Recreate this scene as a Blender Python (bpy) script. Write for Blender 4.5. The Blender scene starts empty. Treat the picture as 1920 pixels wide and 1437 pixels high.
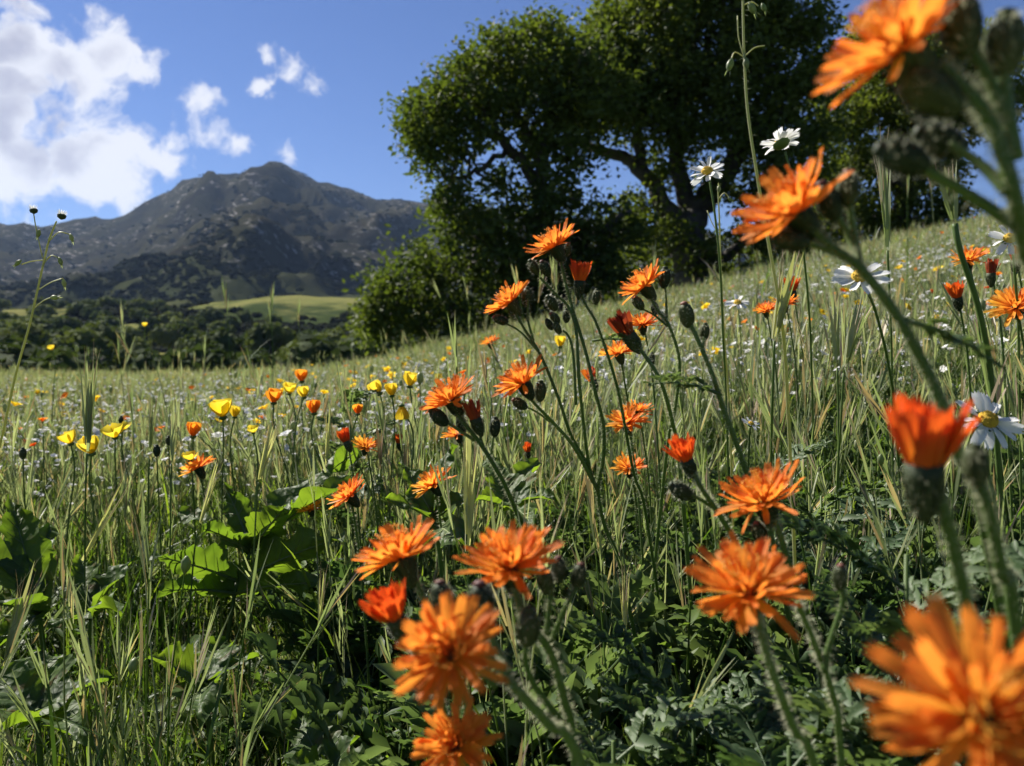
import bpy, math, random
import numpy as np
from mathutils import Vector, Matrix, Euler, noise as mnoise

random.seed(7)
rng = np.random.default_rng(7)
S = bpy.context.scene
C = S.collection
R = math.radians

# ------------------------------------------------------------------ camera, sky, sun, exposure
FPX = 1507.0                                    # focal length in pixels of the 1920 wide photograph
CAM = Vector((0.0, 0.0, 0.46))
PITCH = math.atan(68.0 / FPX)
cd = bpy.data.cameras.new('camera')
cam = bpy.data.objects.new('camera', cd)
C.objects.link(cam)
cam.location = CAM
cam.rotation_euler = (R(90) - PITCH, 0, 0)
cd.sensor_width = 36.0
cd.lens = 36.0 * FPX / 1920.0
cd.clip_start = 0.02
cd.clip_end = 20000
cd.dof.use_dof = True
cd.dof.focus_distance = 0.74
cd.dof.aperture_fstop = 10.5
cd.dof.aperture_blades = 7
S.camera = cam

SUN_AZ, SUN_EL = R(-50), R(43)                  # measured from the view direction (+y), left is negative
sun_dir = Vector((math.sin(SUN_AZ) * math.cos(SUN_EL), math.cos(SUN_AZ) * math.cos(SUN_EL), math.sin(SUN_EL)))

world = bpy.data.worlds.new('World')
S.world = world
world.use_nodes = True


def build_world():
    nt = world.node_tree
    nt.nodes.clear()
    N = nt.nodes.new
    L = nt.links.new

    def math_node(op, a, b=None, clamp=False):
        n = N('ShaderNodeMath'); n.operation = op; n.use_clamp = clamp
        for i, v in enumerate((a, b)):
            if v is None: continue
            if isinstance(v, (int, float)): n.inputs[i].default_value = v
            else: L(v, n.inputs[i])
        return n.outputs[0]
    out = N('ShaderNodeOutputWorld'); bg = N('ShaderNodeBackground')
    sky = N('ShaderNodeTexSky'); sky.sky_type = 'NISHITA'; sky.sun_disc = False
    sky.sun_elevation = SUN_EL; sky.sun_rotation = SUN_AZ
    sky.altitude = 300; sky.air_density = 1.0; sky.dust_density = 0.1; sky.ozone_density = 3.0
    tint = N('ShaderNodeMix'); tint.data_type = 'RGBA'; tint.blend_type = 'MULTIPLY'; tint.inputs[0].default_value = 1
    L(sky.outputs[0], tint.inputs[6]); tint.inputs[7].default_value = (0.54, 0.61, 0.86, 1)
    # clouds: soft patches round chosen sky directions, broken up by noise
    tc = N('ShaderNodeTexCoord')
    vec = tc.outputs['Generated']
    nrm = N('ShaderNodeVectorMath'); nrm.operation = 'NORMALIZE'; L(vec, nrm.inputs[0]); vec = nrm.outputs[0]
    wn = N('ShaderNodeTexNoise'); wn.inputs['Scale'].default_value = 9; wn.inputs['Detail'].default_value = 6
    L(vec, wn.inputs['Vector'])
    ws = N('ShaderNodeVectorMath'); ws.operation = 'SUBTRACT'; L(wn.outputs['Color'], ws.inputs[0]); ws.inputs[1].default_value = (.5, .5, .5)
    wm = N('ShaderNodeVectorMath'); wm.operation = 'SCALE'; L(ws.outputs[0], wm.inputs[0]); wm.inputs['Scale'].default_value = 0.12
    wa = N('ShaderNodeVectorMath'); wa.operation = 'ADD'; L(vec, wa.inputs[0]); L(wm.outputs[0], wa.inputs[1])
    wvec = wa.outputs[0]

    def direction(px, py):
        x, y, z = (px - 960) / FPX, 1.0, (718.5 - py) / FPX
        cp, sp_ = math.cos(PITCH), math.sin(PITCH)
        return Vector((x, y * cp + z * sp_, -y * sp_ + z * cp)).normalized()
    patches = [  # px, py, radius px, strength
        (95, 120, 80, .80), (190, 95, 80, .86), (235, 130, 62, .74), (150, 160, 75, .78), (215, 55, 45, .62), (275, 125, 38, .55), (15, 110, 70, .85), (30, 175, 70, .8),
        (130, 235, 75, .92), (60, 300, 115, 1.1), (170, 300, 105, 1.05), (20, 250, 95, 1.05), (250, 290, 62, .80), (225, 345, 42, .66), (255, 375, 34, .62), (310, 290, 46, .66), (320, 250, 34, .5),
        (0, 30, 46, .72), (390, 210, 44, .54), (415, 250, 38, .46), (440, 285, 36, .50), (480, 165, 30, .54), (505, 195, 26, .52), (500, 142, 24, .48), (540, 130, 30, .46), (483, 110, 24, .52),
        (580, 160, 34, .44), (512, 312, 32, .50), (380, 300, 30, .36), (-160, 200, 150, .9), (-330, 60, 170, .85), (-120, -160, 120, .8),
        (-700, 250, 200, .9), (-1100, 100, 230, .9), (2500, 100, 220, .7), (300, -420, 130, .6)]
    acc = None
    for px, py, rad, st in patches:
        d = direction(px, py)
        s = N('ShaderNodeVectorMath'); s.operation = 'DISTANCE'; L(wvec, s.inputs[0]); s.inputs[1].default_value = d
        rr = rad / FPX * (1 - 0.25 * min(1, ((px - 960) / 1500) ** 2))
        mr = N('ShaderNodeMapRange'); mr.interpolation_type = 'SMOOTHSTEP'
        L(s.outputs['Value'], mr.inputs[0])
        mr.inputs[1].default_value = 0.0; mr.inputs[2].default_value = rr * 1.35
        mr.inputs[3].default_value = st; mr.inputs[4].default_value = 0
        acc = mr.outputs[0] if acc is None else math_node('MAXIMUM', acc, mr.outputs[0])
    cn = N('ShaderNodeTexNoise'); cn.inputs['Scale'].default_value = 16; cn.inputs['Detail'].default_value = 8
    cn.inputs['Roughness'].default_value = 0.60; L(wvec, cn.inputs['Vector'])
    dens = math_node('ADD', acc, math_node('MULTIPLY', math_node('SUBTRACT', cn.outputs['Fac'], 0.5), 2.0))
    cov = N('ShaderNodeMapRange'); cov.interpolation_type = 'SMOOTHSTEP'; L(dens, cov.inputs[0])
    cov.inputs[1].default_value = 0.24; cov.inputs[2].default_value = 0.66
    cover = math_node('MULTIPLY', cov.outputs[0], math_node('GREATER_THAN', acc, 0.02))
    # thick cores look greyer than their thin rims
    core = N('ShaderNodeMapRange'); core.interpolation_type = 'SMOOTHSTEP'
    cn2 = N('ShaderNodeTexNoise'); cn2.inputs['Scale'].default_value = 7; cn2.inputs['Detail'].default_value = 4
    L(wvec, cn2.inputs['Vector'])
    dens2 = math_node('ADD', acc, math_node('MULTIPLY', math_node('SUBTRACT', cn2.outputs['Fac'], 0.5), 2.2))
    L(dens2, core.inputs[0]); core.inputs[1].default_value = 0.72; core.inputs[2].default_value = 1.15
    ccol = N('ShaderNodeMix'); ccol.data_type = 'RGBA'; L(core.outputs[0], ccol.inputs[0])
    ccol.inputs[6].default_value = (8.1, 8.2, 8.8, 1); ccol.inputs[7].default_value = (4.7, 4.8, 5.8, 1)
    mx = N('ShaderNodeMix'); mx.data_type = 'RGBA'
    L(math_node('MULTIPLY', cover, 0.97), mx.inputs[0]); L(tint.outputs[2], mx.inputs[6]); L(ccol.outputs[2], mx.inputs[7])
    L(mx.outputs[2], bg.inputs[0]); bg.inputs[1].default_value = 0.050
    L(bg.outputs[0], out.inputs[0])


build_world()
sl = bpy.data.lights.new('sun', 'SUN'); sl.energy = 5.0; sl.angle = R(0.53); sl.color = (1.0, 0.94, 0.84)
sun = bpy.data.objects.new('sun', sl); C.objects.link(sun)
sun.rotation_euler = sun_dir.to_track_quat('Z', 'Y').to_euler()
S.view_settings.view_transform = 'Standard'; S.view_settings.look = 'None'
S.view_settings.exposure = 1.15; S.view_settings.gamma = 1.0; S.view_settings.use_curve_mapping = False
S.render.engine = 'CYCLES'
S.cycles.use_denoising = True
S.cycles.max_bounces = 8; S.cycles.diffuse_bounces = 4; S.cycles.glossy_bounces = 2; S.cycles.transmission_bounces = 6
S.cycles.volume_bounces = 0; S.cycles.transparent_max_bounces = 8
S.cycles.use_adaptive_sampling = True; S.cycles.adaptive_threshold = 0.02
S.cycles.sample_clamp_indirect = 8
S.cycles.caustics_reflective = False; S.cycles.caustics_refractive = False

CP, SP = math.cos(PITCH), math.sin(PITCH)


def at(px, py, d):
    """The point a pixel of the 1920x1437 photograph sees at depth d."""
    a, b = (px - 960) / FPX * d, (718.5 - py) / FPX * d
    return Vector((CAM.x + a, CAM.y + d * CP + b * SP, CAM.z - d * SP + b * CP))


# ------------------------------------------------------------------ small tools
def tag(o, label=None, cat=None, group=None, kind=None):
    for k, v in (('label', label), ('category', cat), ('group', group), ('kind', kind)):
        if v: o[k] = v
    return o


def empty(name, loc):
    o = bpy.data.objects.new(name, None); C.objects.link(o); o.location = loc
    o.empty_display_size = 0.02
    return o


def link(name, me, parent=None, M=None):
    o = bpy.data.objects.new(name, me); C.objects.link(o)
    if parent is not None: o.parent = parent
    if M is not None: o.matrix_basis = M
    return o


def frame(z, x=None):
    """Rotation matrix with local z along z."""
    z = Vector(z).normalized()
    x = Vector(x) if x is not None else Vector((1, 0, 0))
    if abs(x.normalized().dot(z)) > 0.97: x = Vector((0, 1, 0))
    y = z.cross(x).normalized(); x = y.cross(z).normalized()
    return Matrix((x, y, z)).transposed()


def smooth_path(pts, n=6):
    P = [Vector(p) for p in pts]
    if len(P) < 3: return P
    P = [2 * P[0] - P[1]] + P + [2 * P[-1] - P[-2]]
    out = []
    for i in range(1, len(P) - 2):
        for k in range(n):
            t = k / n
            a, b, c, d = P[i - 1], P[i], P[i + 1], P[i + 2]
            out.append(0.5 * ((2 * b) + (c - a) * t + (2 * a - 5 * b + 4 * c - d) * t * t + (3 * b - a - 3 * c + d) * t ** 3))
    out.append(P[-2])
    return out


class MB:
    """Collects faces and builds ONE mesh from them."""
    def __init__(self):
        self.v, self.f, self.m = [], [], []

    def add(self, vs, fs, m=0):
        o = len(self.v)
        self.v.extend([tuple(v) for v in vs])
        self.f.extend([tuple(i + o for i in f) for f in fs])
        self.m.extend([m] * len(fs))

    def tube(self, pts, rad, sides=6, m=0, cap=True):
        n = len(pts); vs, fs = [], []
        ref = Vector((0.31, 0.77, 0.2))
        for i, p in enumerate(pts):
            d = (Vector(pts[min(i + 1, n - 1)]) - Vector(pts[max(i - 1, 0)]))
            if d.length < 1e-9: d = Vector((0, 0, 1))
            d.normalize()
            x = d.cross(ref)
            if x.length < 1e-3: x = d.cross(Vector((1, 0, 0)))
            x.normalize(); y = d.cross(x)
            r = rad[i] if hasattr(rad, '__len__') else rad
            for k in range(sides):
                a = 2 * math.pi * k / sides
                vs.append(Vector(p) + x * (r * math.cos(a)) + y * (r * math.sin(a)))
        for i in range(n - 1):
            for k in range(sides):
                k2 = (k + 1) % sides
                fs.append((i * sides + k, i * sides + k2, (i + 1) * sides + k2, (i + 1) * sides + k))
        if cap:
            fs.append(tuple(range(sides - 1, -1, -1))); fs.append(tuple((n - 1) * sides + k for k in range(sides)))
        self.add(vs, fs, m)

    def lathe(self, prof, M=None, sides=12, m=0, flute=0.0):
        vs, fs = [], []
        for (r, z) in prof:
            for k in range(sides):
                a = 2 * math.pi * k / sides
                rr = r * (1 + (flute if k % 2 else -flute))
                v = Vector((rr * math.cos(a), rr * math.sin(a), z))
                vs.append(M @ v if M is not None else v)
        for i in range(len(prof) - 1):
            for k in range(sides):
                k2 = (k + 1) % sides
                fs.append((i * sides + k, i * sides + k2, (i + 1) * sides + k2, (i + 1) * sides + k))
        fs.append(tuple(range(sides - 1, -1, -1))); fs.append(tuple((len(prof) - 1) * sides + k for k in range(sides)))
        self.add(vs, fs, m)

    def blade(self, base, d, side, L, w, bend, segs=4, m=0, fold=0.0):
        """A strip from base along d, bending over towards bend (a vector), tapered to a point."""
        base = Vector(base); d = Vector(d); side = Vector(side).normalized(); bend = Vector(bend)
        vs, fs = [], []
        for i in range(segs + 1):
            t = i / segs
            p = base + d * (L * t) + bend * (L * t * t)
            ww = w * 0.5 * (1 - t ** 1.8) * (0.7 + 0.6 * min(1, t * 4)) if i < segs else 0.0
            if i < segs:
                vs += [p - side * ww, p + side * ww]
            else:
                vs.append(p)
        for i in range(segs - 1):
            fs.append((2 * i, 2 * i + 1, 2 * i + 3, 2 * i + 2))
        fs.append((2 * segs - 2, 2 * segs - 1, 2 * segs))
        self.add(vs, fs, m)

    def hairs(self, pts, n, L, w, m, r=0.0):
        """Short fine hairs standing off a path."""
        for _ in range(n):
            i = random.randrange(len(pts) - 1); t = random.random()
            p = Vector(pts[i]).lerp(Vector(pts[i + 1]), t)
            d = (Vector(pts[i + 1]) - Vector(pts[i])).normalized()
            q = Vector((random.gauss(0, 1), random.gauss(0, 1), random.gauss(0, 1))); q -= d * q.dot(d)
            if q.length < 1e-4: continue
            q.normalize()
            e = p + q * r
            tip = e + (q + d * random.uniform(-.25, .35)) * L * random.uniform(.5, 1.2)
            s = d * w
            self.add([e - s, e + s, tip], [(0, 1, 2)], m)

    def mesh(self, name, mats, smooth=True):
        me = bpy.data.meshes.new(name)
        me.from_pydata(self.v, [], self.f)
        for m in (mats if isinstance(mats, (list, tuple)) else [mats]): me.materials.append(m)
        me.polygons.foreach_set('material_index', self.m)
        if smooth: me.polygons.foreach_set('use_smooth', [True] * len(self.f))
        me.update()
        return me

    def build(self, name, mats, parent=None, smooth=True, M=None):
        return link(name, self.mesh(name, mats, smooth), parent, M)


def moved(pts, base):
    b = Vector(base)
    return [Vector(p) - b for p in pts]


# ------------------------------------------------------------------ materials
def newmat(name):
    m = bpy.data.materials.new(name); m.use_nodes = True
    nt = m.node_tree; nt.nodes.clear()
    return m, nt, nt.nodes.new, nt.links.new


def ramp(N, cols, interp='LINEAR'):
    r = N('ShaderNodeValToRGB'); cr = r.color_ramp; cr.interpolation = interp
    while len(cr.elements) < len(cols): cr.elements.new(0.5)
    for e, (p, c) in zip(cr.elements, cols):
        e.position = p; e.color = (*c, 1)
    return r


def leafmat(name, c1, c2, trans=0.45, tcol=None, rough=0.45, spec=0.4, nscale=60.0, bump=0.0, bscale=200, obj_var=0.35, veins=False):
    """Thin leaf: reflects, lets light through, varies from piece to piece and along its own surface."""
    m, nt, N, L = newmat(name)
    out = N('ShaderNodeOutputMaterial'); mix = N('ShaderNodeMixShader'); pb = N('ShaderNodeBsdfPrincipled'); tr = N('ShaderNodeBsdfTranslucent')
    tc = N('ShaderNodeTexCoord'); no = N('ShaderNodeTexNoise'); no.inputs['Scale'].default_value = nscale; no.inputs['Detail'].default_value = 3
    L(tc.outputs['Object'], no.inputs['Vector'])
    oi = N('ShaderNodeObjectInfo')
    a = N('ShaderNodeMath'); a.operation = 'MULTIPLY_ADD'; L(oi.outputs['Random'], a.inputs[0]); a.inputs[1].default_value = obj_var * 2; a.inputs[2].default_value = -obj_var
    b = N('ShaderNodeMath'); b.operation = 'ADD'; b.use_clamp = True; L(no.outputs['Fac'], b.inputs[0]); L(a.outputs[0], b.inputs[1])
    rp = ramp(N, [(0.25, c1), (0.75, c2)]); L(b.outputs[0], rp.inputs[0])
    L(rp.outputs[0], pb.inputs['Base Color']); pb.inputs['Roughness'].default_value = rough
    pb.inputs['Specular IOR Level'].default_value = spec
    tm = N('ShaderNodeMix'); tm.data_type = 'RGBA'; tm.blend_type = 'MULTIPLY'; tm.inputs[0].default_value = 1
    L(rp.outputs[0], tm.inputs[6]); tm.inputs[7].default_value = (*(tcol or (1.5, 1.5, .7)), 1)
    L(tm.outputs[2], tr.inputs[0])
    if veins:
        sx = N('ShaderNodeSeparateXYZ'); L(tc.outputs['Object'], sx.inputs[0])

        def mt(op, a, b=None):
            n = N('ShaderNodeMath'); n.operation = op
            for i, v in enumerate((a, b)):
                if v is None: continue
                if isinstance(v, (int, float)): n.inputs[i].default_value = v
                else: L(v, n.inputs[i])
            return n.outputs[0]
        ay = mt('ABSOLUTE', sx.outputs[1])
        ph = mt('ADD', mt('MULTIPLY', mt('SUBTRACT', sx.outputs[0], mt('MULTIPLY', ay, .75)), 75.0), mt('MULTIPLY', no.outputs['Fac'], .5))
        tri = mt('ABSOLUTE', mt('SUBTRACT', mt('FRACT', ph), .5))
        ln = N('ShaderNodeMapRange'); ln.interpolation_type = 'SMOOTHSTEP'; L(tri, ln.inputs[0]); ln.inputs[1].default_value = 0.0; ln.inputs[2].default_value = .10; ln.inputs[3].default_value = .75; ln.inputs[4].default_value = 0
        vm = N('ShaderNodeMix'); vm.data_type = 'RGBA'; L(ln.outputs[0], vm.inputs[0]); L(rp.outputs[0], vm.inputs[6]); vm.inputs[7].default_value = (.15, .2, .07, 1)
        sp = N('ShaderNodeTexNoise'); sp.inputs['Scale'].default_value = 45; sp.inputs['Detail'].default_value = 2; L(tc.outputs['Object'], sp.inputs['Vector'])
        sr = N('ShaderNodeMapRange'); L(sp.outputs['Fac'], sr.inputs[0]); sr.inputs[1].default_value = .66; sr.inputs[2].default_value = .72
        bs = N('ShaderNodeMix'); bs.data_type = 'RGBA'; L(sr.outputs[0], bs.inputs[0]); L(vm.outputs[2], bs.inputs[6]); bs.inputs[7].default_value = (.12, .085, .03, 1)
        L(bs.outputs[2], pb.inputs['Base Color'])
        vt = N('ShaderNodeMix'); vt.data_type = 'RGBA'; vt.blend_type = 'MULTIPLY'; L(ln.outputs[0], vt.inputs[0]); L(tm.outputs[2], vt.inputs[6]); vt.inputs[7].default_value = (.55, .6, .5, 1)
        L(vt.outputs[2], tr.inputs[0])
        bq = N('ShaderNodeBump'); bq.inputs['Strength'].default_value = .8; bq.inputs['Distance'].default_value = .003; L(tri, bq.inputs['Height'])
    if bump > 0:
        bn = N('ShaderNodeTexVoronoi'); bn.inputs['Scale'].default_value = bscale; L(tc.outputs['Object'], bn.inputs['Vector'])
        bp = N('ShaderNodeBump'); bp.inputs['Strength'].default_value = bump; bp.inputs['Distance'].default_value = 0.002
        L(bn.outputs['Distance'], bp.inputs['Height']); L(bp.outputs[0], pb.inputs['Normal'])
        if veins: L(bq.outputs[0], bp.inputs['Normal'])
    mix.inputs[0].default_value = trans; L(pb.outputs[0], mix.inputs[1]); L(tr.outputs[0], mix.inputs[2]); L(mix.outputs[0], out.inputs[0])
    return m


def petalmat(name, base, mid, tip, back, trans=0.58):
    m, nt, N, L = newmat(name)
    out = N('ShaderNodeOutputMaterial'); mix = N('ShaderNodeMixShader'); pb = N('ShaderNodeBsdfPrincipled'); tr = N('ShaderNodeBsdfTranslucent')
    tc = N('ShaderNodeTexCoord'); sx = N('ShaderNodeSeparateXYZ'); L(tc.outputs['Generated'], sx.inputs[0])
    oi = N('ShaderNodeObjectInfo')
    mp = N('ShaderNodeMapping'); mp.inputs['Scale'].default_value = (1.5, 14, 1); L(tc.outputs['Generated'], mp.inputs[0])
    cb = N('ShaderNodeVectorMath'); cb.operation = 'ADD'; L(mp.outputs[0], cb.inputs[0])
    sc = N('ShaderNodeVectorMath'); sc.operation = 'SCALE'; sc.inputs[0].default_value = (7, 31, 5); L(oi.outputs['Random'], sc.inputs['Scale']); L(sc.outputs[0], cb.inputs[1])
    no = N('ShaderNodeTexNoise'); no.inputs['Scale'].default_value = 1.0; no.inputs['Detail'].default_value = 4; L(cb.outputs[0], no.inputs['Vector'])
    f = N('ShaderNodeMath'); f.operation = 'MULTIPLY_ADD'; L(no.outputs['Fac'], f.inputs[0]); f.inputs[1].default_value = 1.1; f.inputs[2].default_value = -0.55
    f2 = N('ShaderNodeMath'); f2.operation = 'ADD'; L(sx.outputs[0], f2.inputs[0]); L(f.outputs[0], f2.inputs[1])
    f3 = N('ShaderNodeMath'); f3.operation = 'MULTIPLY_ADD'; L(oi.outputs['Random'], f3.inputs[0]); f3.inputs[1].default_value = 0.4; f3.inputs[2].default_value = -0.2
    f4 = N('ShaderNodeMath'); f4.operation = 'ADD'; L(f2.outputs[0], f4.inputs[0]); L(f3.outputs[0], f4.inputs[1])
    rp = ramp(N, [(0.0, base), (0.55, mid), (1.0, tip)]); L(f4.outputs[0], rp.inputs[0])
    ge = N('ShaderNodeNewGeometry'); bm = N('ShaderNodeMix'); bm.data_type = 'RGBA'
    bk = N('ShaderNodeMath'); bk.operation = 'MULTIPLY'; L(ge.outputs['Backfacing'], bk.inputs[0]); bk.inputs[1].default_value = 0.65
    L(bk.outputs[0], bm.inputs[0]); L(rp.outputs[0], bm.inputs[6]); bm.inputs[7].default_value = (*back, 1)
    L(bm.outputs[2], pb.inputs['Base Color']); pb.inputs['Roughness'].default_value = 0.55; pb.inputs['Specular IOR Level'].default_value = 0.3
    L(rp.outputs[0], tr.inputs[0])
    bp = N('ShaderNodeBump'); bp.inputs['Strength'].default_value = 0.5; bp.inputs['Distance'].default_value = 0.001; L(no.outputs['Fac'], bp.inputs['Height']); L(bp.outputs[0], pb.inputs['Normal'])
    mix.inputs[0].default_value = trans; L(pb.outputs[0], mix.inputs[1]); L(tr.outputs[0], mix.inputs[2]); L(mix.outputs[0], out.inputs[0])
    return m


def plainmat(name, c1, c2, rough=0.8, nscale=40, bump=0.0, detail=5, coord='Object'):
    m, nt, N, L = newmat(name)
    out = N('ShaderNodeOutputMaterial'); pb = N('ShaderNodeBsdfPrincipled'); tc = N('ShaderNodeTexCoord')
    no = N('ShaderNodeTexNoise'); no.inputs['Scale'].default_value = nscale; no.inputs['Detail'].default_value = detail
    L(tc.outputs[coord], no.inputs['Vector'])
    rp = ramp(N, [(0.3, c1), (0.7, c2)]); L(no.outputs['Fac'], rp.inputs[0]); L(rp.outputs[0], pb.inputs['Base Color'])
    pb.inputs['Roughness'].default_value = rough
    if bump:
        bp = N('ShaderNodeBump'); bp.inputs['Strength'].default_value = bump; L(no.outputs['Fac'], bp.inputs['Height']); L(bp.outputs[0], pb.inputs['Normal'])
    L(pb.outputs[0], out.inputs[0])
    return m


GRASS = leafmat('grass_green', (0.05, 0.10, 0.02), (0.12, 0.18, 0.038), trans=.52, tcol=(1.8, 1.75, .5), rough=.38, spec=.5, nscale=8)
GRASS2 = leafmat('grass_pale', (0.17, 0.21, 0.10), (0.31, 0.33, 0.20), trans=.45, tcol=(1.35, 1.45, .85), rough=.42, spec=.5, nscale=8)
PALE = leafmat('spike_pale', (0.34, 0.36, 0.20), (0.48, 0.48, 0.32), trans=.4, rough=.45, nscale=20)
DRY = leafmat('grass_dry', (0.30, 0.22, 0.16), (0.45, 0.38, 0.27), trans=.3, rough=.5, nscale=8)
FORB = leafmat('forb_green', (0.045, 0.092, 0.018), (0.095, 0.15, 0.032), trans=.5, rough=.5, spec=.28, nscale=25)
FEATHER = leafmat('feather_green', (0.055, 0.10, 0.04), (0.115, 0.165, 0.08), trans=.42, rough=.5, spec=.3, nscale=25)
BROAD = leafmat('broad_leaf', (0.055, 0.10, 0.03), (0.09, 0.145, 0.04), trans=.58, tcol=(2.2, 2.1, .4), rough=.5, spec=.3, nscale=30, bump=.6, bscale=150, obj_var=.2, veins=True)
VEIN = leafmat('leaf_vein', (0.12, 0.17, 0.06), (0.18, 0.23, 0.08), trans=.3, rough=.5, nscale=30)
STEM = leafmat('stem_green', (0.075, 0.13, 0.03), (0.12, 0.18, 0.05), trans=.3, rough=.5, spec=.35, nscale=40)
HAIR = leafmat('stem_hair', (0.36, 0.38, 0.26), (0.54, 0.54, 0.42), trans=.5, tcol=(1, 1, .9), rough=.4, nscale=10)
CALYX = leafmat('calyx_green', (0.022, 0.035, 0.016), (0.06, 0.075, 0.03), trans=.12, rough=.6, spec=.25, nscale=150)
BUDTIP = leafmat('bud_tip', (0.10, 0.035, 0.03), (0.22, 0.09, 0.06), trans=.15, rough=.6, nscale=150)
ORANGE = petalmat('petal_orange', (0.90, 0.46, 0.05), (0.88, 0.31, 0.04), (0.83, 0.22, 0.032), (0.76, 0.16, 0.025))
RED = petalmat('petal_red_orange', (0.84, 0.28, 0.025), (0.78, 0.14, 0.017), (0.68, 0.08, 0.013), (0.64, 0.075, 0.013), trans=.45)
DULL = petalmat('petal_withered', (0.45, 0.10, 0.02), (0.36, 0.055, 0.015), (0.25, 0.035, 0.015), (0.26, 0.035, 0.015), trans=.35)
STAMEN = leafmat('stamen_yellow', (0.80, 0.36, 0.03), (0.85, 0.48, 0.06), trans=.4, tcol=(1.1, 1.0, .8), rough=.5, nscale=80)
WHITE = petalmat('petal_white', (0.80, 0.80, 0.74), (0.82, 0.82, 0.80), (0.84, 0.84, 0.84), (0.78, 0.79, 0.80), trans=.35)
DISC = plainmat('daisy_disc', (0.62, 0.36, 0.02), (0.75, 0.52, 0.04), rough=.8, nscale=500, bump=.8)
YELLOW = petalmat('petal_yellow', (0.80, 0.55, 0.02), (0.82, 0.62, 0.03), (0.84, 0.66, 0.06), (0.72, 0.55, 0.03))
POPPY = petalmat('petal_poppy', (0.80, 0.22, 0.015), (0.84, 0.30, 0.02), (0.86, 0.38, 0.03), (0.80, 0.24, 0.015))
BARK = plainmat('oak_bark', (0.035, 0.03, 0.026), (0.10, 0.09, 0.08), nscale=3.0, bump=.9, detail=8)
OAK = leafmat('oak_leaf', (0.038, 0.066, 0.018), (0.098, 0.135, 0.034), trans=.42, tcol=(1.7, 1.6, .5), rough=.6, spec=.18, nscale=.8)
FAROAK = leafmat('far_oak_leaf', (0.036, 0.056, 0.02), (0.11, 0.135, 0.045), trans=.25, rough=.8, spec=.05, nscale=.25, obj_var=.3)
SCRUB = leafmat('scrub_leaf', (0.014, 0.019, 0.013), (0.032, 0.040, 0.024), trans=.15, rough=.9, spec=.03, nscale=.2, obj_var=.3)  # naturally dark leaf, with the mountain's cloud shade put into its colour
SOIL = plainmat('meadow_soil', (0.06, 0.085, 0.025), (0.14, 0.17, 0.06), nscale=3, bump=.4, detail=8)
ROCK = plainmat('pale_rock', (0.28, 0.25, 0.22), (0.42, 0.39, 0.35), nscale=.2, bump=.5)


def bearing(x, y):
    """What in the view a spot lies under."""
    px = 960 + FPX * x / max(y, .1)
    for lim, t in ((120, 'at the left edge below the clouds'), (290, 'left of the mountain'), (440, 'below the mountain shoulder'), (590, 'below the mountain peak'), (720, 'below the mountain flank'),
                   (900, 'under the spreading oak limbs'), (1120, 'before the trunk of the spreading oak'), (1380, 'before the tallest oak'), (1600, 'right of the tallest oak'), (9999, 'at the right edge of the slope')):
        if px < lim: return t


# ------------------------------------------------------------------ ground
def vnoise(x, y, seed=0):
    xi, yi = np.floor(x).astype(np.int64), np.floor(y).astype(np.int64)
    fx, fy = x - xi, y - yi
    fx, fy = fx * fx * (3 - 2 * fx), fy * fy * (3 - 2 * fy)

    def h(a, b):
        n = (a * 374761393 + b * 668265263 + seed * 1442695041) & 0xFFFFFFFF
        n = ((n ^ (n >> 13)) * 1274126177) & 0xFFFFFFFF
        return ((n ^ (n >> 16)) & 0xFFFF) / 65535.0
    return (h(xi, yi) * (1 - fx) + h(xi + 1, yi) * fx) * (1 - fy) + (h(xi, yi + 1) * (1 - fx) + h(xi + 1, yi + 1) * fx) * fy


def fbm(x, y, o=5, seed=0, ridged=False):
    s, a, t = 0, .5, 0
    for k in range(o):
        n = vnoise(x, y, seed + k)
        if ridged: n = 1 - np.abs(2 * n - 1)
        s = s + a * n; t += a; a *= .5; x = x * 2.03 + 17.1; y = y * 2.03 - 9.3
    return s / t


def softp(x, k):
    return k * np.logaddexp(0, x / k)


def ground(x, y):
    x = np.asarray(x, float); y = np.asarray(y, float)
    r = np.hypot(x, y)
    z = 0.217 * (softp(x + 0.2 * y, .4) - softp(np.zeros(1), .4)[0]) - (0.010 + 0.013 / (1 + np.exp((x + 0.2 * y) / 1.5))) * np.clip(y, 0, 200)
    z = z + (fbm(x * .9, y * .9, 3, 5) - .5) * .07 * np.clip(r, 0, 1) + (fbm(x * .12, y * .12, 2, 9) - .5) * .5 * np.clip((r - 4) / 12, 0, 1)
    crest = 30 + 16 * np.clip((x + .2 * y) / 12, 0, 1)
    return z - 0.26 * softp(r - crest, 3.0)


def gz(x, y):
    return float(ground(np.array([x]), np.array([y]))[0])


def polar_sheet(name, az0, az1, na, radii, fz, mat):
    az = np.linspace(R(az0), R(az1), na); rr = np.asarray(radii)
    A, Q = np.meshgrid(az, rr, indexing='ij')
    X, Y = Q * np.sin(A), Q * np.cos(A)
    Z = fz(X, Y)
    V = np.stack([X, Y, Z], -1).reshape(-1, 3)
    n = len(rr)
    i, j = np.meshgrid(np.arange(na - 1), np.arange(n - 1), indexing='ij')
    b = (i * n + j).ravel()
    F = np.stack([b, b + 1, b + n + 1, b + n], -1)[:, ::-1]
    F = F[:, ::-1]
    me = bpy.data.meshes.new(name)
    me.from_pydata(V.tolist(), [], F.tolist()); me.materials.append(mat)
    me.polygons.foreach_set('use_smooth', [True] * len(me.polygons)); me.update()
    return link(name, me)


gm = polar_sheet('meadow_ground', -180, 180, 181, np.concatenate([[0.01], np.geomspace(.15, 130, 110)]), ground, SOIL)
tag(gm, kind='structure')

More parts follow.
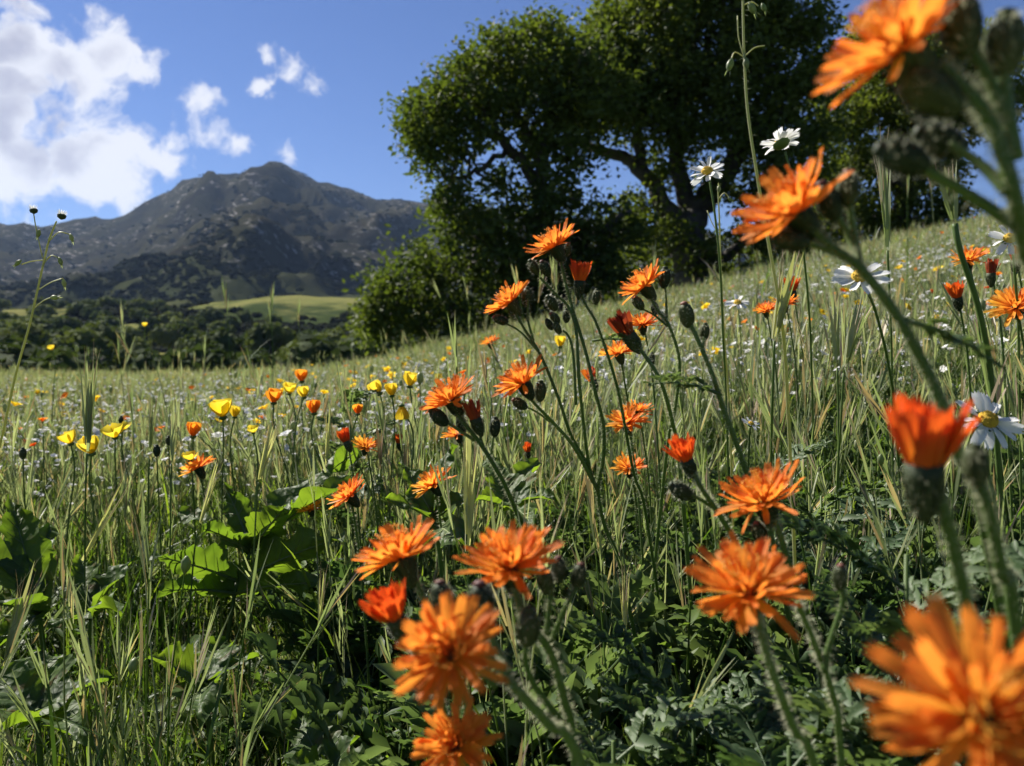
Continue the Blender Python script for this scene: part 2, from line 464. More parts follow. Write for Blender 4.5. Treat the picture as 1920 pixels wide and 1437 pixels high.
# far terrain: valley, foothills and the mountain
PROF = np.array([(-3000, 470), (-1500, 440), (-800, 430), (-300, 426), (0, 420), (45, 418), (90, 422), (140, 415), (200, 406), (245, 396), (290, 372), (330, 350), (365, 331),
                 (400, 322), (450, 322), (480, 311), (518, 304), (560, 317), (600, 334), (650, 352), (700, 366), (760, 376), (810, 378), (900, 384),
                 (1100, 410), (1400, 440), (2000, 480), (3000, 520), (5000, 560)], float)


def terrain(x, y):
    yy = np.maximum(y, 30.0)
    a = x / yy
    a = np.clip(a, -3, 3)
    r = np.hypot(x, y)
    px = a * FPX + 960
    e = (650 - np.interp(px, PROF[:, 0], PROF[:, 1])) / FPX
    cosf = yy / np.maximum(r, 1)
    D = 3000.0
    s = np.clip((r * cosf - 450) / (D - 450), 0, None)
    rid = fbm(x / 420 + 3, y / 700, 6, 21, True)
    rid2 = fbm(x / 160, y / 200, 4, 31, True)
    up = np.clip(s, 0, 1)
    prof = up ** 1.55
    amp = np.sin(np.clip(up, 0, 1) * math.pi) ** .8
    zm = e * D * (prof + amp * ((rid - .62) * .52 + (rid2 - .6) * .14))
    zm = zm + (rid2 - .6) * 26 * np.clip(s, 0, 1)
    zm = zm + (fbm(x / 55, y / 400, 4, 61) - .5) * 34 * np.clip((s - .6) / .4, 0, 1) * np.clip(zm / 500, .2, 1)
    zm = np.where(s > 1, zm * np.exp(-((s - 1) * 1.6) ** 2), zm)

    def bump(px0, py0, d, sx, sy, k=2.0):
        cx, h = (px0 - 960) / FPX * d, (650 - py0) / FPX * d
        q = ((x - cx) / sx) ** 2 + ((y - d) / sy) ** 2
        return h * np.exp(-q)
    hz = np.maximum(bump(600, 540, 560, 150, 150), bump(220, 565, 520, 220, 150))
    hz = np.maximum(hz, bump(600, 468, 1500, 330, 330) * (.86 + .28 * rid2))
    hz = np.maximum(hz, bump(300, 512, 1250, 420, 260) * (.85 + .3 * rid2))
    hz = np.maximum(hz, bump(-300, 480, 1500, 500, 330) * (.85 + .3 * rid2))
    hz = np.maximum(hz, bump(900, 520, 1100, 260, 240) * (.85 + .3 * rid2))
    hz = np.maximum(hz, bump(1500, 500, 1300, 460, 300) * (.85 + .3 * rid2))
    base = -7.5 + 14 * np.clip((r - 140) / 360, 0, 1) + (fbm(x / 60, y / 60, 4, 44) - .5) * 6
    k = 14.0
    return base + k * np.logaddexp(np.logaddexp(zm / k, hz / k), 0) - k * math.log(3)


def hillmat():
    m, nt, N, L = newmat('hillside')
    out = N('ShaderNodeOutputMaterial'); pb = N('ShaderNodeBsdfDiffuse'); tc = N('ShaderNodeTexCoord')

    def noi(s, d=6, r=.6):
        n = N('ShaderNodeTexNoise'); n.inputs['Scale'].default_value = s; n.inputs['Detail'].default_value = d; n.inputs['Roughness'].default_value = r
        L(tc.outputs['Object'], n.inputs['Vector']); return n.outputs['Fac']

    def mix(f, a, b):
        n = N('ShaderNodeMix'); n.data_type = 'RGBA'; L(f, n.inputs[0])
        for i, c in ((6, a), (7, b)):
            if isinstance(c, tuple): n.inputs[i].default_value = (*c, 1)
            else: L(c, n.inputs[i])
        return n.outputs[2]

    def rng_(v, a, b, c=0, d=1):
        n = N('ShaderNodeMapRange'); n.interpolation_type = 'SMOOTHSTEP'; L(v, n.inputs[0]); n.inputs[1].default_value = a; n.inputs[2].default_value = b
        n.inputs[3].default_value = c; n.inputs[4].default_value = d; return n.outputs[0]

    def mul(a, b):
        n = N('ShaderNodeMath'); n.operation = 'MULTIPLY'; L(a, n.inputs[0]); L(b, n.inputs[1]); return n.outputs[0]
    sx = N('ShaderNodeSeparateXYZ'); L(tc.outputs['Object'], sx.inputs[0])
    scrub = mix(noi(.03, 8, .7), (.013, .013, .011), (.034, .032, .024))  # dark chaparral, lowered further so the colour stands in for cloud shade
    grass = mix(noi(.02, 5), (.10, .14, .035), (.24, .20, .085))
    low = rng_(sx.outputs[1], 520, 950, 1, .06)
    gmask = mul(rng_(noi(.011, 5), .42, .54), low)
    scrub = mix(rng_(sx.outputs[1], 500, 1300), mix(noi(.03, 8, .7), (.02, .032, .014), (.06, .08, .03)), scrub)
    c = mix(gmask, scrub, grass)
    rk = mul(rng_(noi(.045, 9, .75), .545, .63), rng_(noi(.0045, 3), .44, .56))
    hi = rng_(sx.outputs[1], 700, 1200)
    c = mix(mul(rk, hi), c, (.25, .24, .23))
    L(c, pb.inputs['Color'])
    bp = N('ShaderNodeBump'); bp.inputs['Strength'].default_value = .8; bp.inputs['Distance'].default_value = 6; L(noi(.05, 8, .7), bp.inputs['Height']); L(bp.outputs[0], pb.inputs['Normal'])
    L(pb.outputs[0], out.inputs[0])
    return m


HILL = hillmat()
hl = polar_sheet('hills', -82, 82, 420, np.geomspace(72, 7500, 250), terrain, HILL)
tag(hl, kind='structure')


# ------------------------------------------------------------------ scattering of what nobody could count
def scatter(name, protos, P, rot, scl, idx, kind='stuff'):
    coll = bpy.data.collections.new(name + '_kinds')
    for k, (me) in enumerate(protos):
        o = bpy.data.objects.new('%s_kind_%02d' % (name, k), me); coll.objects.link(o)
    me = bpy.data.meshes.new(name); me.from_pydata([tuple(p) for p in P], [], [])
    n = len(P)
    a = me.attributes.new('rot', 'FLOAT_VECTOR', 'POINT'); a.data.foreach_set('vector', np.asarray(rot, np.float32).ravel())
    a = me.attributes.new('scl', 'FLOAT_VECTOR', 'POINT'); a.data.foreach_set('vector', np.asarray(scl, np.float32).ravel())
    a = me.attributes.new('idx', 'INT', 'POINT'); a.data.foreach_set('value', np.asarray(idx, np.int32))
    ob = link(name, me)
    g = bpy.data.node_groups.new(name + '_nodes', 'GeometryNodeTree')
    g.interface.new_socket('Geometry', in_out='INPUT', socket_type='NodeSocketGeometry')
    g.interface.new_socket('Geometry', in_out='OUTPUT', socket_type='NodeSocketGeometry')
    N, L = g.nodes.new, g.links.new
    gi, go = N('NodeGroupInput'), N('NodeGroupOutput')
    ip = N('GeometryNodeInstanceOnPoints'); ci = N('GeometryNodeCollectionInfo')
    ci.inputs['Collection'].default_value = coll; ci.inputs['Separate Children'].default_value = True; ci.inputs['Reset Children'].default_value = True

    def na(nm, t):
        x = N('GeometryNodeInputNamedAttribute'); x.data_type = t; x.inputs['Name'].default_value = nm; return x.outputs['Attribute']
    L(gi.outputs[0], ip.inputs['Points']); L(ci.outputs[0], ip.inputs['Instance']); ip.inputs['Pick Instance'].default_value = True
    L(na('idx', 'INT'), ip.inputs['Instance Index']); L(na('rot', 'FLOAT_VECTOR'), ip.inputs['Rotation']); L(na('scl', 'FLOAT_VECTOR'), ip.inputs['Scale'])
    L(ip.outputs[0], go.inputs[0])
    md = ob.modifiers.new('scatter', 'NODES'); md.node_group = g
    if kind: ob['kind'] = kind
    return ob


def wedge(n, r0, r1, az0=-42, az1=42, power=1.0):
    """n points spread evenly per area over a ring sector in front of the camera."""
    u = rng.random(n)
    r = (r0 ** 2 + (r1 ** 2 - r0 ** 2) * u) ** .5 if power == 1.0 else r0 * (r1 / r0) ** u
    a = R(az0) + (R(az1) - R(az0)) * rng.random(n)
    x, y = r * np.sin(a), r * np.cos(a)
    return x, y


# --- hillside scrub and woods (far)
def clump_mesh(name, n, size, leaf, mat, seed, flat=.75):
    rr = random.Random(seed); m = MB()
    lobes = [(Vector((rr.uniform(-.55, .55), rr.uniform(-.55, .55), rr.uniform(.25, .8) * flat)) * size, rr.uniform(.3, .55) * size) for _ in range(8)]
    for i in range(n):
        c, rad = rr.choice(lobes)
        d = Vector((rr.gauss(0, 1), rr.gauss(0, 1), rr.gauss(.3, 1))).normalized()
        p = c + d * rad * rr.uniform(.7, 1.05)
        q = frame(d + Vector((rr.gauss(0, .5), rr.gauss(0, .5), rr.gauss(0, .5))))
        s = leaf * rr.uniform(.6, 1.4)
        m.add([p + q @ Vector((s, 0, 0)), p + q @ Vector((0, s * .8, 0)), p + q @ Vector((-s, 0, 0)), p + q @ Vector((0, -s * .8, 0))], [(0, 1, 2, 3)])
    for c, rad in lobes:   # dense inner foliage
        me_s = 6
        m.lathe([(rad * .78 * math.sin(math.pi * k / me_s) + .01, -rad * .78 * math.cos(math.pi * k / me_s)) for k in range(me_s + 1)], Matrix.Translation(c), 8)
    return m.mesh(name, mat)


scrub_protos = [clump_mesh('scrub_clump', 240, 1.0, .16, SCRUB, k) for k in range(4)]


def hillside_scrub():
    n = 46000
    a = R(-40) + R(62) * rng.random(n); r = 300 * (3250 / 300) ** (rng.random(n) ** .75)
    x, y = r * np.sin(a), r * np.cos(a)
    dn = fbm(x / 90, y / 90, 4, 77)
    keep = (dn + rng.normal(0, .05, n) > .49 - .06 * (r < 500)) & (rng.random(n) < .9)
    # the open grassy hill stays mostly bare
    cx = (610 - 960) / FPX * 560
    bare = np.exp(-((x - cx) / 120) ** 2 - ((y - 520) / 130) ** 2)
    keep &= rng.random(n) > bare * 1.25
    keep &= rng.random(n) > np.clip((r - 1300) / 1200, 0, .62)
    keep &= (fbm(x / 45 + 9, y / 120, 3, 83) > .40) | (r > 1100)
    x, y, r = x[keep], y[keep], r[keep]
    z = terrain(x, y)
    n = len(x)
    sc = rng.uniform(1.6, 4.6, n) * np.clip(r / 900, .9, 1.5)
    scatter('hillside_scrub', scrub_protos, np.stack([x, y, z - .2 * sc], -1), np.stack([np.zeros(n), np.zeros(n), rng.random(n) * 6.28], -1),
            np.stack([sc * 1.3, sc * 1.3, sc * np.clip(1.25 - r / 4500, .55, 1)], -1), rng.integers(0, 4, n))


hillside_scrub()


# --- valley oaks: each a tree of its own
def valley_oak(seed):
    rr = random.Random(seed)
    c = clump_mesh('crown', 900, 4.6, .42, FAROAK, seed + 50, .85)
    for v in c.vertices: v.co.z += 1.6
    t = MB(); t.tube([(0, 0, -.5), (.1, 0, 1.5), (.3, .1, 3.2)], [.45, .35, .25], 7)
    for k in range(3):
        an = rr.uniform(0, 6.28)
        t.tube([(.15, 0, 1.8), (math.cos(an) * 1.3, math.sin(an) * 1.3, 3.4), (math.cos(an) * 2.2, math.sin(an) * 2.2, 4.6)], [.25, .17, .08], 6)
    return c, t.mesh('trunk', BARK)


oak_kinds = [valley_oak(k) for k in range(4)]


def plant_valley_oaks():
    spots = []
    tries = 0
    while len(spots) < 175 and tries < 9000:
        tries += 1
        r = random.uniform(95, 400) if len(spots) < 100 else random.uniform(380, 720)
        a = R(random.uniform(-37, 2))
        x, y = r * math.sin(a), r * math.cos(a)
        if any((x - p[0]) ** 2 + (y - p[1]) ** 2 < 40 for p in spots): continue
        if r < 420 and mnoise.noise((x / 26, y / 26, 2.0)) < -.22: continue
        cx = (610 - 960) / FPX * 560
        if math.exp(-((x - cx) / 90) ** 2 - ((y - 540) / 110) ** 2) > .35: continue
        spots.append((x, y, r))
    z = terrain(np.array([s[0] for s in spots]), np.array([s[1] for s in spots]))
    for (x, y, r), zz in zip(spots, z):
        c, t = random.choice(oak_kinds)
        e = empty('oak_tree', (x, y, zz)); e.rotation_euler.z = random.uniform(0, 6.28)
        s = random.uniform(.85, 1.6); e.scale = (s * random.uniform(.9, 1.3), s * random.uniform(.9, 1.3), s)
        link('crown', c, e); link('trunk', t, e)
        size = 'small' if s < 1.05 else 'middling' if s < 1.35 else 'large'
        row = 'front row' if r < 200 else 'second row' if r < 300 else 'back row' if r < 400 else 'far slope'
        tag(e, '%s dark oak of the %s %s' % (size, row, bearing(x, y)), 'tree', 'oaks in the valley behind the meadow')


plant_valley_oaks()


# ------------------------------------------------------------------ the big oaks
def big_oak(name, depth, base, limbs, blobs, label, seed, leaf=.09, per=64, tilt=1.0):
    rr = random.Random(seed)
    b0 = at(base[0], base[1], depth); bz = gz(b0.x, b0.y)
    root = empty(name, (b0.x, b0.y, bz)); tag(root, label, 'tree', 'big oaks standing at the meadow edge')
    O = root.location
    tm = MB(); nodes = []
    for pts, r0, r1 in limbs:
        P = smooth_path([at(p[0], p[1], depth + (p[2] if len(p) > 2 else 0)) for p in pts], 5)
        if pts[0][:2] == base: P[0].z = bz - .3
        P = [p + Vector((rr.gauss(0, .06), rr.gauss(0, .06), rr.gauss(0, .06))) if 0 < i else p for i, p in enumerate(P)]
        n = len(P)
        tm.tube(moved(P, O), [r0 + (r1 - r0) * i / (n - 1) for i in range(n)], 9)
        nodes += [(p, r0 + (r1 - r0) * i / (n - 1)) for i, p in enumerate(P)]
    tr = tm.build('trunk', BARK, root)
    bm_, V, Fc = MB(), [], []
    NP = np.array([tuple(p) for p, _ in nodes])
    for (px, py, rad, *rest) in blobs:
        dz = rest[0] if rest else 0.0
        rm = rad / FPX * depth
        for dd in ((-.55, .35) if not rest else (0.0,)):
            c = at(px, py, depth + dz + dd * max(2.2, rm * 1.3))
            nc = max(8, int(per * .56 * (rm / 1.2) ** 2))
            # a branch from the nearest limb out to this blob
            q = Vector(NP[np.argmin(((NP - np.array(c)) ** 2).sum(1))])
            mid = q.lerp(c, .5) + Vector((rr.gauss(0, .3), rr.gauss(0, .3), rr.gauss(.15, .25)))
            bp = smooth_path([q, mid, c], 5)
            L0 = (c - q).length
            bm_.tube(moved(bp, O), [max(.02, .03 + .02 * L0) * (1 - .8 * i / (len(bp) - 1)) for i in range(len(bp))], 5)
            for _ in range(nc):
                d = Vector((rr.gauss(0, 1), rr.gauss(0, 1), rr.gauss(0, .9))); d.normalize()
                cc = c + Vector((d.x, d.y * 1.1, d.z)) * rm * (rr.random() ** .42)
                if rr.random() < .6:
                    bm_.tube(moved([bp[3].lerp(c, rr.random()), cc], O), [.022, .008], 3, cap=False)
                cr = rr.uniform(.16, .36)
                for _ in range(rr.randint(22, 40)):
                    p = cc + Vector((rr.gauss(0, cr), rr.gauss(0, cr), rr.gauss(-.03, cr * .7)))
                    f = frame(Vector((rr.gauss(0, .7), rr.gauss(0, .7), rr.gauss(.6, .6))), Vector((rr.gauss(0, 1), rr.gauss(0, 1), rr.gauss(-.3, .5))))
                    s = leaf * rr.uniform(.55, 1.5)
                    k = len(V); p = p - O
                    V += [p + f @ Vector((-s, 0, 0)), p + f @ Vector((-.1 * s, -.55 * s, .12 * s)), p + f @ Vector((s, 0, -.1 * s)), p + f @ Vector((0.1 * s, .55 * s, .12 * s))]
                    Fc.append((k, k + 1, k + 2, k + 3))
    bm_.build('branches', BARK, root)['kind'] = 'stuff'
    me = bpy.data.meshes.new('crown'); me.from_pydata([tuple(v) for v in V], [], Fc); me.materials.append(OAK); me.update()
    cr = link('crown', me, root); cr['kind'] = 'stuff'
    return root


big_oak('oak_tree', 24.0, (1050, 600),
        [([(1050, 600), (1040, 520), (1025, 440), (1015, 350), (1010, 270)], .42, .2),
         ([(1025, 440), (960, 470), (890, 490), (820, 540), (760, 590)], .24, .07),
         ([(1040, 530), (960, 560), (900, 590), (850, 580), (800, 600)], .2, .06),
         ([(1015, 350), (950, 270), (890, 230), (840, 210)], .2, .06),
         ([(1012, 300), (960, 200), (930, 130)], .18, .05), ([(1010, 270), (1060, 180), (1100, 110)], .18, .06),
         ([(950, 280), (900, 320), (850, 340)], .1, .04), ([(1040, 500), (1120, 440), (1180, 400)], .2, .07)],
        [(775, 212, 30), (790, 262, 30), (690, 602, 34), (735, 530, 42), (700, 570, 30), (820, 215, 56), (868, 160, 56), (930, 115, 60), (1010, 110, 70), (1090, 115, 70), (905, 200, 64), (980, 190, 66), (1060, 195, 76), (1130, 200, 66),
         (825, 290, 42), (872, 262, 42), (850, 345, 36), (832, 385, 30), (1020, 290, 42), (1085, 285, 54), (1015, 360, 38), (1060, 370, 50),
         (795, 240, 34), (835, 180, 36), (885, 115, 26), (945, 75, 26), (1000, 62, 28), (1045, 58, 30),
         (860, 425, 46), (925, 425, 54), (1000, 430, 62), (805, 490, 54), (880, 500, 64), (960, 510, 64), (765, 545, 52), (840, 575, 54), (725, 590, 42), (780, 612, 36),
         (700, 612, 30), (915, 585, 44), (1075, 450, 64), (1150, 430, 64), (1050, 530, 54), (1120, 520, 54), (985, 580, 40), (930, 340, 22)],
        'spreading oak with low limbs sweeping down to the meadow beside the mountain', 11)

big_oak('oak_tree', 27.0, (1310, 560),
        [([(1310, 560), (1300, 500), (1290, 450), (1300, 400)], .75, .5),
         ([(1295, 460), (1255, 390), (1205, 320), (1150, 290), (1090, 270)], .38, .12),
         ([(1300, 400), (1350, 340), (1385, 270), (1395, 150), (1400, 20)], .45, .12),
         ([(1300, 420), (1270, 300), (1260, 180), (1250, 40)], .34, .1),
         ([(1370, 300), (1440, 240), (1500, 180)], .22, .07), ([(1205, 320), (1190, 220), (1200, 120)], .22, .07),
         ([(1310, 520), (1400, 450), (1480, 390)], .25, .08)],
        [(1130, 500, 52, 2.5), (1200, 515, 52, 2.5), (1255, 535, 44, 2.5), (1160, 560, 40, 2.0), (1220, 570, 34, 2.0), (1180, 450, 52, 1.5), (1390, 520, 40, 2.5), (1460, 500, 40, 2.5), (1105, 85, 52), (1120, 150, 58), (1100, 215, 48), (1140, 30, 40), (1165, 60, 66), (1240, 30, 90), (1340, 20, 96), (1440, 30, 90), (1520, 60, 52), (1200, 140, 84), (1300, 130, 96), (1410, 130, 96), (1500, 170, 66), (1350, 220, 84),
         (1440, 250, 78), (1225, 235, 66), (1530, 250, 50), (1240, -90, 100), (1370, -110, 110), (1480, -70, 90), (1160, 210, 50), (1290, 260, 46), (1480, 340, 70), (1250, 330, 34),
         (1420, 370, 56), (1190, 400, 46), (1250, 440, 52), (1330, 470, 48), (1430, 450, 54), (1500, 430, 50), (1330, 340, 40), (1160, 110, 46), (1548, 110, 30)],
        'tallest oak, its crown cut by the top of the view above the daisies', 23)

big_oak('oak_tree', 31.0, (1690, 500),
        [([(1690, 500), (1695, 420), (1690, 330), (1680, 220), (1670, 120)], .5, .14),
         ([(1692, 380), (1750, 300), (1790, 230)], .25, .08), ([(1690, 360), (1630, 300), (1600, 260)], .22, .07),
         ([(1695, 430), (1620, 400), (1570, 390)], .2, .06)],
        [(1560, 330, 44), (1545, 400, 44), (1555, 180, 40), (1560, 250, 40), (1640, 70, 50), (1690, 60, 60), (1650, 130, 70), (1720, 140, 80), (1640, 210, 62), (1710, 230, 70), (1770, 220, 72), (1600, 310, 56), (1680, 320, 66), (1760, 320, 60),
         (1570, 400, 50), (1640, 410, 56), (1720, 410, 50), (1780, 400, 44), (1830, 200, 70), (1840, 120, 70), (1770, 120, 70), (1890, 180, 60), (1600, 230, 36), (1605, 455, 40), (1690, 460, 40), (1530, 470, 40)],
        'dark oak farther up the slope behind the orange flowers', 37)


# ------------------------------------------------------------------ grass and undergrowth
def grass_tuft(seed, n, rad, h0, h1, w, lean=.16, pale=.22, dry=.06, segs=4):
    rr = random.Random(seed); m = MB()
    for _ in range(n):
        a, q = rr.uniform(0, 6.28), rad * rr.random() ** .5
        b = Vector((q * math.cos(a), q * math.sin(a), -.01))
        h = rr.uniform(h0, h1)
        d = Vector((rr.gauss(0, lean), rr.gauss(0, lean), 1)).normalized()
        an = rr.uniform(0, 6.28); side = Vector((math.cos(an), math.sin(an), 0))
        bn = side.cross(d) * rr.gauss(0, .28) + Vector((0, 0, -abs(rr.gauss(0, .12))))
        u = rr.random()
        m.blade(b, d, side, h, w * rr.uniform(.6, 1.3), bn, segs, 2 if u < dry else (1 if u < dry + pale else 0))
    return m.mesh('grass_tuft', [GRASS, GRASS2, DRY])


def stalk_tuft(seed, n, rad, h0, h1, big=1.0):
    rr = random.Random(seed); m = MB()
    for _ in range(n):
        a, q = rr.uniform(0, 6.28), rad * rr.random() ** .5
        b = Vector((q * math.cos(a), q * math.sin(a), -.01)); h = rr.uniform(h0, h1)
        d = Vector((rr.gauss(0, .1), rr.gauss(0, .1), 1)).normalized()
        bn = Vector((rr.gauss(0, .12), rr.gauss(0, .12), 0))
        P = [b + d * h * t + bn * h * t * t for t in (0, .35, .7, 1)]
        mi = 1 if rr.random() < .5 else 0
        m.tube(P, [.0011 * big, .001 * big, .0008 * big, .0006 * big], 3, mi, cap=False)
        tip, dd = P[-1], (P[-1] - P[-2]).normalized()
        f = frame(dd)
        kind = rr.random()
        if kind < .75:   # narrow awned spike
            for k in range(6):
                an = rr.uniform(0, 6.28); o = f @ Vector((math.cos(an), math.sin(an), 0))
                s = f @ Vector((-math.sin(an), math.cos(an), 0))
                m.blade(tip + dd * (.006 * k * big - .02 * big) + o * .0008 * big, (dd + o * .12).normalized(), s, rr.uniform(.03, .055) * big, .0022 * big, o * .05, 3, 1 if rr.random() < .7 else 2)
        else:
            m.lathe([(.0003, -.006 * big), (.0035 * big, -.001 * big), (.004 * big, .004 * big), (.001, .008 * big)], Matrix.Translation(tip) @ f.to_4x4(), 6, 1)
        for k in range(2):  # stem leaves
            t = rr.uniform(.15, .6); p = b + d * h * t
            an = rr.uniform(0, 6.28); o = Vector((math.cos(an), math.sin(an), 0)); s = Vector((-math.sin(an), math.cos(an), 0))
            m.blade(p, (o * .45 + Vector((0, 0, 1))).normalized(), s, rr.uniform(.07, .14) * big, .0025 * big, o * .25 + Vector((0, 0, -.2)), 4, 0)
    return m.mesh('stalk_tuft', [GRASS, GRASS2, DRY])


def ovate(m, p, d, up, L, W, mi=0, cup=.15):
    """A small pointed leaf of six faces."""
    d = d.normalized(); s = d.cross(up)
    if s.length < 1e-4: s = d.cross(Vector((1, 0, 0)))
    s.normalize(); u = s.cross(d)
    vs = [p, p + d * L * .3 - s * W * .45 + u * cup * W, p + d * L * .3, p + d * L * .3 + s * W * .45 + u * cup * W,
          p + d * L * .65 - s * W * .4 + u * cup * W * .7, p + d * L * .66 - u * .03 * L, p + d * L * .65 + s * W * .4 + u * cup * W * .7, p + d * L - u * .12 * L]
    m.add(vs, [(0, 2, 1), (0, 3, 2), (1, 2, 5, 4), (2, 3, 6, 5), (4, 5, 7), (5, 6, 7)], mi)


def forb_tuft(seed, n, rad, h0, h1):
    rr = random.Random(seed); m = MB()
    for _ in range(n):
        a, q = rr.uniform(0, 6.28), rad * rr.random() ** .5
        b = Vector((q * math.cos(a), q * math.sin(a), -.01)); h = rr.uniform(h0, h1)
        d = Vector((rr.gauss(0, .22), rr.gauss(0, .22), 1)).normalized()
        P = [b, b + d * h * .5, b + d * h + Vector((rr.gauss(0, .01), rr.gauss(0, .01), 0))]
        m.tube(P, [.0013, .001, .0007], 3, 0, cap=False)
        for k in range(rr.randint(14, 22)):
            t = rr.uniform(.15, 1); p = b.lerp(P[-1], t); an = rr.uniform(0, 6.28)
            o = Vector((math.cos(an), math.sin(an), rr.uniform(.1, .9)))
            L = rr.uniform(.010, .024)
            ovate(m, p, o, Vector((0, 0, 1)), L, L * rr.uniform(.25, .48))
    return m.mesh('forb_tuft', [FORB])


def feather_leaf(m, p, d, up, L, rr, mi=0, pairs=9, curl=.35):
    d = d.normalized(); s = d.cross(up).normalized(); u = s.cross(d).normalized()
    pt = lambda t: p + d * L * t - u * curl * L * t * t * .6
    m.tube([pt(t) for t in (0, .33, .66, 1)], [.0014, .0011, .0008, .0004], 3, mi, cap=False)
    for k in range(pairs):
        t = .2 + .78 * (k + rr.uniform(-.3, .3)) / (pairs - 1)
        t = min(.99, max(.15, t))
        w = L * rr.uniform(.20, .36) * math.sin(math.pi * (.18 + .74 * t)) ** .8
        tg = (pt(min(1, t + .05)) - pt(t - .05)).normalized()
        for sg in (-1, 1):
            tw = u * rr.uniform(-.35, .6)
            o = (s * sg + tg * rr.uniform(.4, .9) + tw).normalized()
            ovate(m, pt(t), o, u, w, w * rr.uniform(.4, .55), mi, rr.uniform(.1, .5))
            for q in (.35, .62, .85):    # lobes of the leaflet
                for s2 in (-1, 1):
                    o2 = (o + tg * s2 * rr.uniform(.6, 1.1) + u * rr.uniform(-.2, .4)).normalized()
                    ovate(m, pt(t) + o * w * q * .85, o2, u, w * rr.uniform(.3, .5), w * .24, mi, .3)


def feather_tuft(seed, n, L0, L1):
    rr = random.Random(seed); m = MB()
    for k in range(n):
        an = k * 2.4 + rr.uniform(-.4, .4); o = Vector((math.cos(an), math.sin(an), 0))
        d = o * rr.uniform(.25, .9) + Vector((0, 0, 1))
        feather_leaf(m, o * .006, d, Vector((0, 0, 1)) - o * .4, rr.uniform(L0, L1), rr, 0, 8, rr.uniform(.3, .9))
    return m.mesh('feather_tuft', [FEATHER])


CLEAR = [(at(440, 1150, 1.0) + Vector((sun_dir.x, sun_dir.y, 0)) * .22, .24), (at(440, 1150, 1.0), .15), (at(440, 1150, .85), .12), (at(60, 1150, .85), .10), (at(380, 1290, .8), .09), (at(70, 1350, .7), .10), (at(875, 1100, .62), .05), (at(815, 1000, .85), .06), (at(960, 950, .8), .06),
         (at(300, 1150, 1.0), .08), (at(560, 1150, .95), .08), (at(165, 1000, .9), .04)]


def scatter_zone(name, protos, x, y, s0, s1, tilt=.12, sz=None, sink=0.0, clear=True):
    k = np.ones(len(x), bool)
    for p, r in (CLEAR if clear else []): k &= ((x - p.x) ** 2 + (y - p.y) ** 2 > r * r) | (rng.random(len(x)) < .12)
    px = 960 + FPX * x / np.maximum(y, .01)      # an open lane in front of the big sunlit plant
    if clear: k &= ~((px > 285) & (px < 665) & (y > .5) & (y < 1.02)) | (rng.random(len(x)) < .04)
    x, y = x[k], y[k]
    if sz is not None: sz = sz[k]
    n = len(x); z = ground(x, y) - sink
    s = rng.uniform(s0, s1, n)
    if sz is not None: s = s * sz
    scatter(name, protos, np.stack([x, y, z], -1), np.stack([rng.normal(0, tilt, n), rng.normal(0, tilt, n), rng.random(n) * 6.28], -1),
            np.stack([s, s, s * rng.uniform(.8, 1.2, n)], -1), rng.integers(0, len(protos), n))


def undergrowth():
    near = [grass_tuft(k, 38, .07, .07, .25, .0022) for k in range(4)] + [stalk_tuft(10 + k, 7, .07, .17, .32) for k in range(3)]
    forb = [forb_tuft(20 + k, 7, .06, .06, .17) for k in range(4)]
    fea = [feather_tuft(30 + k, 7, .09, .17) for k in range(4)]
    mid = [grass_tuft(40 + k, 40, .12, .09, .22, .0034, pale=.5) for k in range(3)] + [stalk_tuft(44 + k, 11, .12, .15, .28, 1.0) for k in range(3)]
    far = [grass_tuft(50 + k, 60, .26, .08, .20, .007, pale=.62, segs=3) for k in range(3)] + [stalk_tuft(54 + k, 18, .26, .16, .30, 2.0) for k in range(3)]
    # near field: keep the space right before the lens clear, lower growth close by
    x, y = wedge(3500, .5, 3.2, -50, 50)
    r = np.hypot(x, y); dn = fbm(x * 3, y * 3, 2, 3)
    right = 1 / (1 + np.exp(-(x - .05 - .1 * y) / .12))          # feathery growth takes over low on this side, near
    keep = rng.random(len(x)) > right * np.clip(1.5 - r, 0, 1) * .75
    keep &= (r > .62) | (rng.random(len(x)) < .5)
    sz = np.clip(.55 + r * .5, .6, 1.05)
    scatter_zone('meadow_grass', near, x[keep], y[keep], .85, 1.2, .12, sz[keep])
    low = [grass_tuft(60 + k, 34, .06, .03, .11, .0022, lean=.45, dry=.2) for k in range(3)] + [forb_tuft(63 + k, 6, .05, .02, .06) for k in range(2)]
    x, y = wedge(5200, .40, 2.4, -50, 50); scatter_zone('low_grass', low, x, y, .8, 1.3, .2, clear=False)
    x, y = wedge(3000, .5, 2.6, -50, 50); r = np.hypot(x, y)
    k = rng.random(len(x)) < np.where(x > .02, .45, .5)
    scatter_zone('leafy_undergrowth', forb, x[k], y[k], .8, 1.35, .15)
    x, y = wedge(1500, .38, 2.2, -20, 50); r = np.hypot(x, y)
    keep = rng.random(len(x)) < 1 / (1 + np.exp(-(x - .02 + .03 * y) / .1))
    scatter_zone('feathery_undergrowth', fea, x[keep], y[keep], .9, 1.5, .15)
    tall = [stalk_tuft(70 + k, 3, .10, .40, .62, 1.6) for k in range(3)]
    x, y = wedge(85, 2.2, 24, -34, 30, 0.0); scatter_zone('tall_weeds', tall, x, y, .8, 1.15, .1)
    x, y = wedge(9000, 2.8, 10, -40, 40); scatter_zone('meadow_grass', mid, x, y, .85, 1.2, .1)
    x, y = wedge(20000, 9, 46, -38, 38); scatter_zone('meadow_grass', far, x, y, .85, 1.25, .08)


undergrowth()

